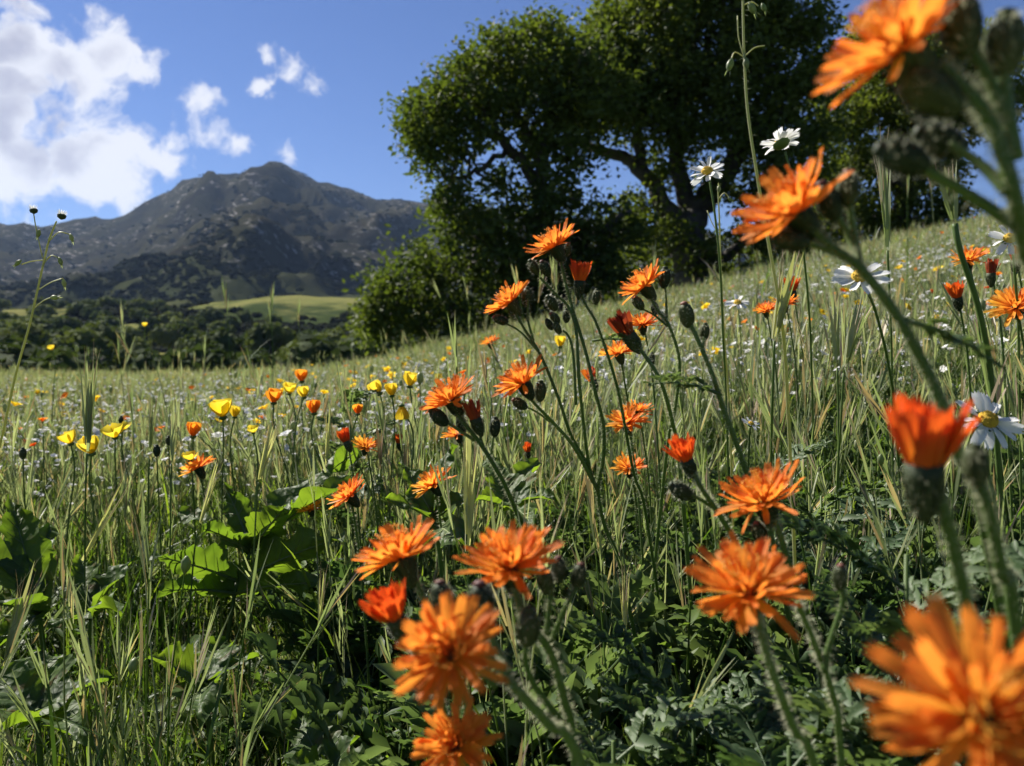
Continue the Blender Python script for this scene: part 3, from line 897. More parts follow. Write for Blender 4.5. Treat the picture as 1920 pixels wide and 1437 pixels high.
# ------------------------------------------------------------------ hawkweed pieces (shared meshes)
def petal_mesh(name, mat, W=.21, curve=.12, notch=5, fold=.1, tipw=.85):
    """Strap of length 1 along x: narrow foot, blunt toothed tip, lifted towards +z."""
    xs = [0, .12, .3, .5, .7, .86]
    m = MB(); vs = []; fs = []
    for x in xs:
        w = W * (.32 + .68 * min(1, x / .45) ** .8) * (1 - (1 - tipw) * max(0, (x - .6) / .4)) * .5
        z = curve * x * x
        vs += [(x, -w, z + fold * w), (x, 0, z - fold * w * .4), (x, w, z + fold * w)]
    for i in range(len(xs) - 1):
        a = i * 3
        fs += [(a, a + 3, a + 4, a + 1), (a + 1, a + 4, a + 5, a + 2)]
    a = (len(xs) - 1) * 3; k = len(vs); wt = W * .5 * tipw
    z = curve
    vs += [(1.0, -wt * .72, z), (.89, -wt * .36, z), (1.02, 0, z), (.90, wt * .36, z), (.99, wt * .72, z)]
    fs += [(a, k, k + 1), (a, k + 1, a + 1), (a + 1, k + 1, k + 2), (a + 1, k + 2, k + 3), (a + 1, k + 3, a + 2), (a + 2, k + 3, k + 4)]
    fs = [tuple(reversed(f)) for f in fs]
    m.add(vs, [f[::-1] for f in fs])
    return m.mesh(name, mat)


PET = {c: [petal_mesh('petal', mt, w, cu, fold=fo) for (w, cu, fo) in ((.18, .10, .25), (.21, .22, .1), (.165, -.08, .3), (.19, .34, .2), (.22, .02, .35))]
       for c, mt in (('orange', ORANGE), ('red', RED), ('dull', DULL))}


for _c, _m in (('red', RED), ('dull', DULL)):
    PET[_c] = [petal_mesh('petal', _m, w, cu, fold=.3, tipw=.9) for w, cu in ((.24, .12), (.28, .18), (.22, .06))]


def involucre_mesh(kind):
    """Cup of green bracts under a head, z along the head's axis, hairy. Unit: a head of diameter 1."""
    m = MB()
    if kind == 'open':
        prof = [(.03, -.33), (.05, -.30), (.085, -.22), (.105, -.12), (.115, -.04), (.125, .0), (.05, .02)]
    else:
        prof = [(.03, -.36), (.06, -.31), (.10, -.2), (.115, -.08), (.12, .04), (.05, .06)]
    m.lathe(prof, None, 20, 0, .05)
    rad = lambda z: float(np.interp(z, [p[1] for p in prof], [p[0] for p in prof]))
    for k in range(22):     # narrow bracts, overlapping
        a = 6.283 * k / 11 + random.uniform(-.15, .15); z0 = -.29 if k < 11 else -.2; h = random.uniform(.16, .22)
        o = Vector((math.cos(a), math.sin(a), 0)); t = Vector((-math.sin(a), math.cos(a), 0)) * .026
        p0, p1, p2 = [o * (rad(z) + .012) + Vector((0, 0, z)) for z in (z0, z0 + h * .5, min(z0 + h, -.005))]
        m.add([p0 - t * .7, p0 + t * .7, p1 + t, p1 - t, p2 + o * .012], [(0, 1, 2, 3), (3, 2, 4)], 0)
    for _ in range(110):
        a = random.uniform(0, 6.28); z = random.uniform(-.33, -.01); r = rad(z) + .008
        o = Vector((math.cos(a), math.sin(a), random.uniform(-.2, .6)))
        p = Vector((r * math.cos(a), r * math.sin(a), z)); s = Vector((-math.sin(a), math.cos(a), 0)) * .0045
        m.add([p - s, p + s, p + o * random.uniform(.03, .075)], [(0, 1, 2)], 1)
    return m.mesh('flower_head', [CALYX, HAIR])


INV = {k: involucre_mesh(k) for k in ('open', 'closed')}


def stamen_mesh():
    m = MB()
    for k in range(26):
        a = random.uniform(0, 6.28); q = .09 * random.random() ** .5
        b = Vector((q * math.cos(a), q * math.sin(a), .01)); h = random.uniform(.16, .30)
        o = Vector((math.cos(a), math.sin(a), 0))
        P = [b, b + Vector((0, 0, h * .6)) + o * .04, b + Vector((0, 0, h)) + o * .08]
        m.tube(P, [.007, .006, .005], 4)
        e = P[-1]
        for s in (-1, 1):
            t = Vector((-math.sin(a), math.cos(a), 0)) * s
            m.tube([e, e + t * .02 + Vector((0, 0, .022)), e + t * .04 + Vector((0, 0, .012))], [.005, .004, .003], 3, cap=False)
    return m.mesh('stamens', STAMEN)


STA = stamen_mesh()


def bud_mesh(tip):
    m = MB(); zs = [-.5, -.43, -.28, -.05, .15, .3, .38]; rs = [.05, .13, .22, .255, .24, .19, .12]
    m.lathe(list(zip(rs, zs)), None, 18, 0, .06)
    m.lathe([(.12, .37), (.12, .44), (.06, .47)], None, 10, 1 if tip else 0, .15)
    rad = lambda z: float(np.interp(z, zs, rs))
    for k in range(26):
        a = 6.283 * k / 13 + random.uniform(-.12, .12); z0 = -.42 if k < 13 else -.1; h = random.uniform(.34, .5)
        o = Vector((math.cos(a), math.sin(a), 0)); t = Vector((-math.sin(a), math.cos(a), 0)) * .045
        p0, p1, p2 = [o * (rad(z) + .018) + Vector((0, 0, z)) for z in (z0, z0 + h * .5, z0 + h)]
        m.add([p0 - t * .7, p0 + t * .7, p1 + t, p1 - t, p2 + o * .015], [(0, 1, 2, 3), (3, 2, 4)], 0)
    for _ in range(130):
        a = random.uniform(0, 6.28); z = random.uniform(-.48, .36); r = rad(z) + .01
        o = Vector((math.cos(a), math.sin(a), random.uniform(-.2, .6)))
        p = Vector((r * math.cos(a), r * math.sin(a), z)); s = Vector((-math.sin(a), math.cos(a), 0)) * .011
        m.add([p - s, p + s, p + o * random.uniform(.09, .2)], [(0, 1, 2)], 2)
    return m.mesh('bud', [CALYX, BUDTIP, HAIR])


BUD = [bud_mesh(False), bud_mesh(True)]


def hawk_head(parent, O, p, n, dia, kind='open', seed=0, colour=None, elev=0.0, merged=False):
    """One flower head: cup of bracts with every petal a piece of its own, facing n."""
    rr = random.Random(seed)
    M = Matrix.Translation(Vector(p) - O) @ frame(n).to_4x4() @ Matrix.Scale(dia, 4)
    h = link('flower_head', INV['open' if kind == 'open' else 'closed'], parent, M)
    col = colour or ('orange' if kind == 'open' else 'red' if kind == 'closed' else 'dull')
    if kind == 'open':
        rows = [(23, .44, 6, .09, 0), (20, .40, 20, .08, .01), (16, .33, 36, .065, .015), (12, .25, 52, .045, .02), (9, .19, 68, .02, .02)]
    elif kind == 'closed':
        rows = [(14, .42, 65, .105, .03), (12, .41, 72, .08, .04), (9, .36, 80, .04, .04)]
    else:
        rows = [(13, .40, 80, .10, .03), (9, .36, 88, .05, .05)]
    todo = []; worn = rr.uniform(0, .12)
    for (cnt, L, el, rad, z) in rows:
        off = rr.uniform(0, 6.28)
        for k in range(cnt):
            a = off + 2 * math.pi * (k + rr.uniform(-.28, .28)) / cnt
            e = R(el + elev + rr.gauss(0, 5 if kind != 'withered' else 10))
            l = L * rr.uniform(.76, 1.12)
            if kind == 'open' and rr.random() < worn: continue
            if kind == 'open' and rr.random() < .10: e -= R(rr.uniform(8, 30))
            Q = Matrix.Rotation(a, 4, 'Z') @ Matrix.Translation((rad, 0, z)) @ Matrix.Rotation(-e, 4, 'Y') @ Matrix.Rotation(rr.gauss(0, .34), 4, 'X') @ Matrix.Diagonal((l, L * rr.uniform(.85, 1.15), l, 1))
            todo.append((rr.choice(PET[col]), Q))
    if merged:
        m = MB()
        for me, Q in todo:
            m.add([Q @ v.co for v in me.vertices], [tuple(f.vertices) for f in me.polygons])
        m.build('petals', {'orange': ORANGE, 'red': RED, 'dull': DULL}[col], h)['kind'] = 'stuff'
    else:
        for me, Q in todo: link('petal', me, h, Q)
        if kind == 'open': link('stamens', STA, h)
    return h


def stem_to_ground(P, bend=.06):
    """Carry a stem's last point on, down into the ground."""
    P = [Vector(p) for p in P]
    d = (P[-1] - P[-2]).normalized(); p = P[-1].copy()
    zg = gz(p.x, p.y)
    h = p.z - zg
    if h > .02:
        if d.z > -.5: d.z = -.8
        hx = d.x / -d.z * h * .45; hy = d.y / -d.z * h * .45
        q = Vector((p.x + hx * .6, p.y + hy * .6, 0)); q.z = p.z - h * .5
        e = Vector((p.x + hx, p.y + hy, 0)); e.z = gz(e.x, e.y) - .01
        P += [q, e]
    return P


def hawkweed(label, stems, heads, buds=(), leaves=(), group='orange hawkweed plants in the meadow', merged=False, hair=22):
    """stems: [(points (px, py, depth), radius in mm, goes_to_ground)], heads: (px, py, depth, axis, diameter, kind), buds: (px, py, depth, axis, length, tip)."""
    paths = []
    for pts, rad, down in stems:
        P = [at(*p) for p in pts]
        if down: P = stem_to_ground(P)
        paths.append((smooth_path(P, 6), rad / 1000))
    main = next((p for p, s in zip(paths, stems) if s[2]), paths[0])
    O = main[0][-1].copy()
    root = empty('hawkweed_plant', O); tag(root, label, 'flower', group)
    for P, rad in paths:
        m = MB(); n = len(P)
        m.tube(moved(P, O), [rad * (.8 + .45 * i / (n - 1)) for i in range(n)], 8)
        L = sum((P[i + 1] - P[i]).length for i in range(n - 1))
        near = (O - CAM).length < .5
        m.hairs(moved(P, O), int(L * 100 * hair * (.4 if near else 1)), .0020 if near else .0028, .00008 if near else .00015, 1, rad * .9)
        m.build('stem', [STEM, HAIR], root)
    for i, h in enumerate(heads):
        px, py, d, ax, dia, kind = h[:6]
        hawk_head(root, O, at(px, py, d), ax, dia, kind, seed=hash((px, py)) % 9999, elev=h[6] if len(h) > 6 else 0, merged=merged)
    for (px, py, d, ax, ln, tip) in buds:
        link('bud', BUD[1 if tip else 0], root, Matrix.Translation(at(px, py, d) - O) @ frame(ax).to_4x4() @ Matrix.Scale(ln * .88, 4))
    for (px, py, d, dx, L) in leaves:
        m = MB(); p = at(px, py, d) - O
        feather_leaf(m, p, Vector(dx), Vector((0, 0, 1)), L, random, 0, 7, .5)
        m.build('leaf', FEATHER, root)
    return root


UL = (-.50, -.22, .84)      # facing up and towards the sun
UL2 = (-.62, -.15, .77)
hawkweed('tallest branched hawkweed before the oak, with three open heads and clusters of hairy buds',
         [([(1052, 492, .60), (1068, 560, .60), (1098, 660, .60), (1114, 727, .60), (1131, 797, .61), (1131, 860, .62), (1121, 921, .63), (1135, 990, .64), (1165, 1070, .66)], 1.5, True),
          ([(1012, 520, .60), (1040, 550, .60), (1065, 575, .60), (1080, 620, .60), (1087, 727, .60), (1104, 871, .62), (1121, 921, .63)], 1.2, False),
          ([(1086, 545, .60), (1100, 575, .60), (1121, 614, .60), (1158, 730, .61), (1188, 887, .64), (1210, 960, .68)], 1.2, True),
          ([(965, 585, .60), (985, 620, .60), (1014, 667, .60), (1047, 747, .60), (1071, 817, .61), (1104, 875, .62)], 1.2, False),
          ([(985, 738, .58), (1010, 765, .585), (1041, 797, .60), (1078, 841, .61), (1121, 921, .63)], 1.3, False),
          ([(990, 560, .60), (990, 600, .60), (1000, 640, .60)], .9, False),
          ([(945, 605, .60), (975, 622, .60), (1010, 660, .60)], .8, False),
          ([(1045, 620, .60), (1062, 625, .60), (1074, 660, .60), (1080, 760, .60)], 1.0, False),
          ([(985, 762, .585), (1010, 775, .59), (1030, 790, .6)], .8, False)],
         [(1040, 462, .60, UL, .043, 'open', 6), (957, 567, .60, UL2, .039, 'open', 8), (980, 718, .575, UL, .044, 'open', 4), (1087, 530, .60, (.05, -.1, 1), .035, 'closed')],
         [(1000, 500, .595, (-.5, -.3, .8), .015, 0), (1022, 503, .59, (-.45, -.3, .8), .016, 1), (988, 555, .605, (.05, -.2, 1), .017, 0), (1064, 468, .605, (.2, 0, 1), .013, 1),
          (938, 600, .60, (-.9, -.2, .35), .015, 1), (1034, 568, .595, (-.5, -.4, .75), .017, 0), (1040, 596, .59, (-.6, -.4, .65), .013, 1), (1062, 592, .605, (0, 0, 1), .013, 0),
          (1045, 615, .59, (-.4, -.3, .8), .012, 0), (1118, 556, .605, (.1, 0, 1), .014, 0), (974, 757, .58, (-.75, -.3, .5), .016, 1), (1013, 733, .585, (.05, -.1, 1), .019, 0), (1030, 608, .6, (-.5, -.3, .8), .012, 0)],
         [(1110, 640, .61, (.7, -.3, .2), .035)])

hawkweed('open hawkweed head leaning over a dark red bloom, by the pale grass spike',
         [([(855, 775, .545), (875, 800, .545), (904, 837, .55), (940, 897, .56), (967, 957, .58), (1000, 1040, .62)], 1.6, True), ([(897, 800, .55), (905, 835, .55), (920, 862, .555)], 1.2, False),
          ([(820, 780, .545), (850, 800, .545), (890, 826, .55)], 1.0, False), ([(927, 812, .56), (922, 840, .56), (918, 865, .56)], .9, False)],
         [(845, 750, .545, UL, .044, 'open', 6), (892, 788, .545, (-.35, -.15, .95), .034, 'withered')],
         [(822, 782, .54, (-.6, -.3, .6), .02, 0), (865, 797, .55, (-.1, -.4, .9), .016, 1), (928, 800, .56, (.05, 0, 1), .017, 0)])

hawkweed('open hawkweed head with a hairy bud pair, right of the tallest branched plant',
         [([(1219, 558, .62), (1235, 585, .62), (1254, 610, .62), (1274, 680, .63), (1265, 770, .65), (1250, 850, .68)], 1.3, True), ([(1247, 535, .625), (1249, 565, .625), (1250, 600, .62)], .9, False),
          ([(1200, 578, .62), (1225, 590, .62), (1252, 612, .62)], .8, False)],
         [(1208, 537, .62, UL2, .043, 'open', 5)],
         [(1246, 520, .625, (.05, -.1, 1), .02, 0), (1196, 568, .61, (-.6, -.3, .7), .016, 1), (1228, 578, .625, (-.2, -.3, .9), .013, 1)])

hawkweed('withered curled red hawkweed head on a bent stem among the tall open ones',
         [([(1192, 645, .60), (1204, 660, .60), (1238, 714, .60), (1261, 794, .62), (1275, 880, .65)], 1.6, True), ([(1224, 672, .61), (1228, 695, .61), (1240, 715, .61)], .8, False)],
         [(1180, 630, .60, (-.55, -.2, .8), .045, 'withered')], [(1222, 672, .61, (.05, 0, 1), .011, 0)])

hawkweed('leaning hawkweed stem with two round hairy buds and no open bloom',
         [([(1290, 600, .52), (1307, 634, .52), (1337, 707, .52), (1353, 757, .525), (1380, 830, .53), (1403, 894, .54), (1440, 980, .57)], 1.7, True), ([(1320, 632, .52), (1318, 650, .52), (1316, 660, .52)], .9, False)],
         [], [(1287, 590, .52, (-.25, -.2, .95), .021, 1), (1321, 622, .525, (.05, -.1, 1), .014, 0)], [(1352, 740, .52, (-.6, -.2, .3), .05)])

hawkweed('hawkweed with a half closed red bloom above a drooping dark bud',
         [([(1300, 885, .44), (1318, 920, .44), (1345, 960, .45), (1385, 1030, .47), (1420, 1120, .5)], 1.6, True), ([(1280, 920, .44), (1310, 935, .44), (1335, 950, .45)], 1.0, False)],
         [(1288, 865, .44, (-.42, -.2, .9), .031, 'closed', -8)], [(1276, 920, .44, (-.8, -.2, .5), .019, 0)])

hawkweed('orange hawkweed with a broad open head right of the half closed red bloom',
         [([(1448, 965, .40), (1462, 1000, .40), (1485, 1080, .41), (1515, 1160, .43), (1535, 1230, .45)], 1.7, True)],
         [(1432, 940, .40, (-.38, -.24, .89), .046, 'open', 4)], [(1424, 1000, .405, (-.3, -.2, .9), .016, 1)])

hawkweed('orange hawkweed with a large blurred open head beside feathery leaves, midway down',
         [([(1415, 1140, .29), (1425, 1180, .29), (1450, 1265, .29), (1490, 1370, .30), (1530, 1450, .31)], 1.6, True), ([(1495, 1130, .31), (1530, 1215, .32), (1560, 1300, .33), (1575, 1400, .34)], 1.4, True),
          ([(1575, 1090, .32), (1580, 1130, .32), (1555, 1210, .32), (1545, 1260, .32)], 1.2, False)],
         [(1402, 1108, .29, (-.25, -.36, .89), .045, 'open', 2)], [(1575, 1082, .32, (0, -.1, 1), .013, 1)])

hawkweed('open hawkweed head seen from the side just above the small red cup',
         [([(768, 1062, .38), (785, 1100, .38), (812, 1170, .38), (850, 1260, .39), (880, 1350, .4)], 1.4, True)],
         [(752, 1045, .38, (-.36, .02, .93), .047, 'open', 8)])

hawkweed('broad open hawkweed head beside a ring of dark buds, low in the centre',
         [([(965, 1100, .33), (985, 1160, .33), (1030, 1220, .34), (1060, 1320, .35), (1075, 1400, .36)], 1.7, True), ([(1035, 1090, .335), (1030, 1140, .335), (1025, 1190, .335)], 1.0, False),
          ([(1085, 1090, .34), (1060, 1140, .335), (1035, 1200, .34)], 1.0, False), ([(990, 1190, .32), (985, 1240, .325), (1005, 1290, .33), (1050, 1350, .34)], 1.2, False)],
         [(955, 1062, .33, (-.2, -.36, .9), .044, 'open', 4)],
         [(1022, 1088, .335, (-.1, -.1, 1), .014, 1), (1047, 1068, .34, (0, 0, 1), .014, 1), (1085, 1080, .34, (.2, 0, 1), .014, 1), (990, 1175, .32, (.05, -.1, 1), .02, 0)])

hawkweed('large hawkweed head facing the viewer, the lowest whole one, with red tipped bud behind',
         [([(870, 1205, .27), (905, 1225, .285), (940, 1255, .29), (975, 1300, .29), (1030, 1360, .30), (1095, 1445, .31)], 1.8, True), ([(905, 1150, .295), (925, 1200, .295), (955, 1260, .29)], 1.2, False),
          ([(835, 1130, .3), (850, 1200, .3), (930, 1290, .3)], 1.0, False)],
         [(845, 1226, .262, (-.12, -.80, .55), .038, 'open', 0)],
         [(903, 1130, .29, (-.1, -.1, 1), .020, 1), (828, 1122, .30, (-.1, 0, 1), .017, 1)])

hawkweed('hawkweed with a red half open cup, left of the lower centre bloom',
         [([(752, 1175, .335), (775, 1215, .34), (810, 1290, .35), (840, 1370, .36)], 1.5, True)],
         [(742, 1162, .335, (-.38, -.25, .9), .034, 'closed', -10)])

hawkweed('hawkweed bloom cut by the lower edge of the view below the facing one',
         [([(858, 1400, .34), (870, 1430, .345), (890, 1480, .36)], 1.4, True)],
         [(855, 1398, .335, (-.1, -.75, .65), .036, 'open', 4)])

hawkweed('nearest hawkweed, its big blurred open head filling the lower right corner',
         [([(1850, 1335, .165), (1870, 1380, .18), (1900, 1460, .2), (1920, 1560, .22)], 1.6, True)],
         [(1848, 1350, .165, (-.12, -.82, .56), .047, 'open', -8)])

hawkweed('blurred hawkweed head in the top right corner with thick stems and round buds',
         [([(1760, 120, .20), (1830, 190, .20), (1870, 260, .20), (1900, 360, .20), (1925, 480, .21), (1960, 640, .23)], 1.9, True), ([(1880, 60, .2), (1885, 180, .2), (1905, 300, .2)], 1.6, False),
          ([(1700, 300, .21), (1790, 350, .21), (1870, 400, .21), (1930, 440, .21)], 1.5, False), ([(1780, 270, .21), (1840, 310, .205), (1890, 360, .2)], 1.3, False), ([(1800, 60, .2), (1850, 140, .2), (1885, 220, .2)], 1.3, False)],
         [(1690, 92, .20, (-.70, -.20, .70), .043, 'open', 6)],
         [(1690, 295, .21, (-.8, 0, .3), .018, 0), (1762, 265, .215, (-.8, 0, .35), .018, 0), (1800, 40, .2, (-.2, 0, 1), .021, 0), (1885, 80, .2, (0, 0, 1), .02, 0), (1740, 170, .2, (-.5, 0, .3), .022, 0)])

hawkweed('blurred hawkweed head on the long slanting stem below the top right bloom',
         [([(1510, 415, .28), (1560, 465, .28), (1610, 500, .28), (1680, 590, .28), (1735, 690, .28), (1775, 780, .28), (1800, 860, .29), (1840, 960, .31)], 1.8, True), ([(1560, 390, .285), (1590, 440, .285), (1615, 505, .28)], 1.2, False),
          ([(1590, 365, .285), (1600, 430, .285), (1612, 500, .28)], 1.2, False), ([(1500, 455, .28), (1550, 468, .28), (1590, 485, .28)], 1.0, False)],
         [(1487, 397, .28, (-.74, -.22, .63), .042, 'open', 6)],
         [(1552, 376, .285, (-.4, 0, .9), .018, 1), (1590, 352, .285, (0, 0, 1), .016, 1), (1482, 452, .28, (-.9, 0, .1), .016, 0)], [(1690, 600, .28, (.5, -.1, -.1), .035)])

hawkweed('blurred red cup shaped bloom with a round bud, before the right edge daisy',
         [([(1742, 905, .225), (1765, 945, .225), (1795, 1060, .23), (1815, 1160, .235), (1840, 1260, .24)], 1.9, True), ([(1830, 890, .23), (1852, 950, .23), (1880, 1080, .235), (1905, 1180, .24)], 1.8, True)],
         [(1733, 880, .225, (-.08, -.12, 1), .043, 'closed', -2)],
         [(1829, 872, .23, (-.1, 0, 1), .015, 0)])

# smaller, farther hawkweeds: (px, py, depth, axis, diameter, kind, label)
small = [(1205, 608, .95, (-.1, -.3, .9), .043, 'open', 'small hawkweed bloom just behind the withered curled head'),
         (1160, 662, .85, (-.3, -.2, .9), .042, 'open', 'hawkweed bloom half hidden by stems under the withered curled head'),
         (1112, 716, .95, (-.3, 0, .9), .038, 'closed', 'red closed hawkweed bloom between the stems of the tallest branched one'),
         (1175, 792, .80, (-.2, -.4, .85), .045, 'open', 'hawkweed bloom low among stems with a feathery leaf over it'),
         (1195, 770, .88, (.1, -.1, .95), .034, 'open', 'small hawkweed bloom peeping over another just right of the long stems'),
         (1180, 877, .85, (-.1, -.3, .9), .040, 'open', 'hawkweed bloom at the foot of the long crossing stems'),
         (812, 908, .80, (-.5, -.2, .8), .046, 'open', 'hawkweed bloom behind the crinkled grey leaf, left of the pale spike'),
         (655, 930, .80, (-.6, -.2, .75), .046, 'open', 'hawkweed bloom beside the tip of the long grey green leaf'),
         (650, 830, .95, (-.4, 0, .9), .036, 'closed', 'hawkweed with a tight red bloom above the leafy plant'),
         (685, 838, .97, (.2, -.3, .9), .036, 'open', 'hawkweed bloom touching the tight red one above the leafy plant'),
         (372, 878, 1.05, (-.45, -.05, .88), .048, 'open', 'lone dark orange hawkweed bloom in the grass left of the leafy plant'),
         (748, 832, 1.15, (-.1, -.1, .95), .030, 'closed', 'little orange hawkweed bud like bloom above the crinkled leaf'),
         (858, 815, .90, (-.3, -.2, .9), .036, 'open', 'hawkweed bloom tucked below the leaning open head'),
         (582, 955, 1.0, (-.2, -.2, .9), .034, 'open', 'hawkweed bloom mostly covered by the big leaves'),
         (1795, 560, .85, (-.3, -.2, .9), .04, 'closed', 'red half closed hawkweed on the right slope'),
         (1815, 487, 1.0, (-.3, -.3, .85), .046, 'open', 'hawkweed bloom behind the thick green stem, high on the right slope'),
         (1905, 575, .70, (-.5, -.5, .7), .046, 'open', 'orange hawkweed bloom cut by the right edge of the view'),
         (1858, 515, .80, (-.1, -.1, .95), .036, 'withered', 'withered brown hawkweed head beside the right edge bloom'),
         (1905, 490, .85, (-.2, -.3, .9), .04, 'withered', 'ragged withered hawkweed above the right edge bloom'),
         (1435, 582, 1.1, (-.3, -.3, .9), .036, 'open', 'small hawkweed bloom left of the pale dry spike on the slope'),
         (1485, 548, 1.2, (-.1, -.1, 1), .05, 'closed', 'red hawkweed bloom right behind the pale dry spike'),
         (1472, 570, 1.15, (-.1, -.1, 1), .04, 'open', 'hawkweed bloom just under the red one behind the dry spike'),
         (918, 643, 1.7, (-.3, -.2, .9), .045, 'open', 'distant double orange bloom below the oak limb'),
         (990, 848, 1.0, (-.1, -.2, .9), .026, 'closed', 'tiny orange bud over the broad leaves right of the pale spike')]
for (px, py, d, ax, dia, kind, lab) in small:
    hawkweed(lab, [([(px + 4, py + 12, d), (px + 12, py + 60, d + .01), (px + 22, py + 140, d + .02)], 1.2, True)], [(px, py, d, ax, dia, kind, 3)],
             group='smaller hawkweed blooms among the grass', merged=True, hair=6)

# ------------------------------------------------------------------ daisies
DPET = [petal_mesh('petal', WHITE, .42, cu, fold=fo, tipw=.85) for cu, fo in ((-.05, .2), (.12, .3), (-.2, .15))]


def daisy_parts():
    m = MB(); m.lathe([(.16, -.02), (.16, .03), (.13, .08), (.07, .11), (.01, .12)], None, 16, 0)
    for _ in range(60):
        a = random.uniform(0, 6.28); q = random.random() ** .5 * .14; z = .12 - q * q * 3
        m.lathe([(.016, z - .02), (.016, z + .01), (.004, z + .022)], Matrix.Translation((q * math.cos(a), q * math.sin(a), 0)), 5)
    c = MB(); c.lathe([(.03, -.16), (.12, -.13), (.21, -.06), (.215, -.015), (.15, -.01)], None, 18, 0, .05)
    return m.mesh('disc', DISC), c.mesh('flower_head', STEM)


DDISC, DCAL = daisy_parts()


def daisy(label, px, py, d, ax, dia, stems, n=15, droop=0, group='white daisies among the flowers'):
    P = [at(*p) for p in stems]
    P = smooth_path(stem_to_ground(P), 6); O = P[-1].copy()
    root = empty('daisy', O); tag(root, label, 'flower', group)
    m = MB(); m.tube(moved(P, O), .0011, 7); m.hairs(moved(P, O), 60, .002, .0001, 1, .001); m.build('stem', [STEM, HAIR], root)
    rr = random.Random(int(px))
    h = link('flower_head', DCAL, root, Matrix.Translation(at(px, py, d) - O) @ frame(ax).to_4x4() @ Matrix.Scale(dia, 4))
    link('disc', DDISC, h)
    for k in range(n):
        a = 2 * math.pi * (k + rr.uniform(-.2, .2)) / n
        Q = Matrix.Rotation(a, 4, 'Z') @ Matrix.Translation((.12, 0, 0)) @ Matrix.Rotation(-R(rr.gauss(8 + droop, 14)), 4, 'Y') @ Matrix.Rotation(rr.gauss(0, .4), 4, 'X') @ Matrix.Scale(rr.uniform(.34, .45), 4)
        link('petal', rr.choice(DPET), h, Q)
    return root


daisy('white daisy with a yellow eye on twin thin stems in front of the oak', 1326, 322, .80, (-.3, -.72, .62), .036,
      [(1330, 335, .80), (1340, 400, .80), (1350, 500, .81), (1356, 640, .83), (1362, 760, .86)])
daisy('white daisy seen from below, highest of the daisies', 1464, 268, .78, (-.25, .42, .87), .038, [(1472, 285, .78), (1484, 330, .78), (1500, 420, .79), (1515, 560, .82), (1522, 700, .86)], 20)
daisy('white daisy crossed by the slanting blurred hawkweed stem', 1612, 520, .62, (-.15, -.66, .72), .040, [(1618, 530, .62), (1640, 580, .63), (1665, 680, .65), (1680, 800, .68)], 12)
daisy('white daisy with a yellow eye cut by the right edge high on the slope', 1893, 448, .68, (-.2, -.75, .6), .032, [(1898, 460, .68), (1905, 540, .69), (1910, 640, .71)], 11)
daisy('white daisy behind the blurred red cup and the thick stem', 1852, 788, .5, (.02, -.74, .66), .038, [(1850, 800, .51), (1852, 880, .52), (1870, 980, .54)], 14)
daisy('small white daisy in the tall grass left of the dry spike', 1383, 568, 1.5, (-.1, -.5, .8), .045, [(1384, 576, 1.5), (1388, 620, 1.5), (1390, 680, 1.52)], 12)
daisy('small white bloom low in the grass below the red bloom stems', 1408, 795, .85, (.1, -.4, .8), .02, [(1406, 802, .85), (1404, 850, .86), (1402, 900, .88)], 9)


# ------------------------------------------------------------------ poppies
def cup_petal(mat, open_=.5, W=1.0):
    m = MB(); nu, nv = 5, 5; vs, fs = [], []
    for i in range(nu):
        t = i / (nu - 1)
        for j in range(nv):
            s = j / (nv - 1) * 2 - 1
            w = W * (.12 + .75 * math.sin(min(1, t * .9 + .05) * math.pi * .62)) * .5
            if i == nu - 1: w *= .9
            x = t * (1 - .06 * s * s) + .03 * math.sin(s * 7)
            vs.append((x, s * w, open_ * t * t * .4 + .35 * s * s * w))
    for i in range(nu - 1):
        for j in range(nv - 1):
            a = i * nv + j; fs.append((a, a + nv, a + nv + 1, a + 1))
    m.add(vs, fs)
    return m.mesh('petal', mat)


CUPP = {'yellow': cup_petal(YELLOW, .7), 'orange': cup_petal(POPPY, .5)}


def poppy(label, px, py, d, ax, size, col, el=45, group='poppies among the grass', n=4):
    top = at(px, py, d)
    P = smooth_path(stem_to_ground([top, top + Vector((random.gauss(0, .008), random.gauss(0, .008), -.04)), top + Vector((random.gauss(0, .015), random.gauss(0, .01), -.12))]), 5)
    O = P[-1].copy(); root = empty('poppy', O); tag(root, label, 'flower', group)
    m = MB(); m.tube(moved(P, O), .0011, 6); m.build('stem', STEM, root)
    M = Matrix.Translation(top - O) @ frame(ax).to_4x4()
    c = MB(); c.lathe([(.05, -.1), (.12, -.06), (.14, 0), (.05, .04)], None, 10)
    h = c.build('flower_head', STEM, root, M=M @ Matrix.Scale(size, 4))
    for k in range(n):
        Q = Matrix.Rotation(2 * math.pi * k / n + random.uniform(-.2, .2), 4, 'Z') @ Matrix.Translation((.05, 0, 0)) @ Matrix.Rotation(-R(el + random.gauss(0, 6)), 4, 'Y') @ Matrix.Diagonal((.54, .70, .54, 1))
        link('petal', CUPP[col], h, Q)
    return root


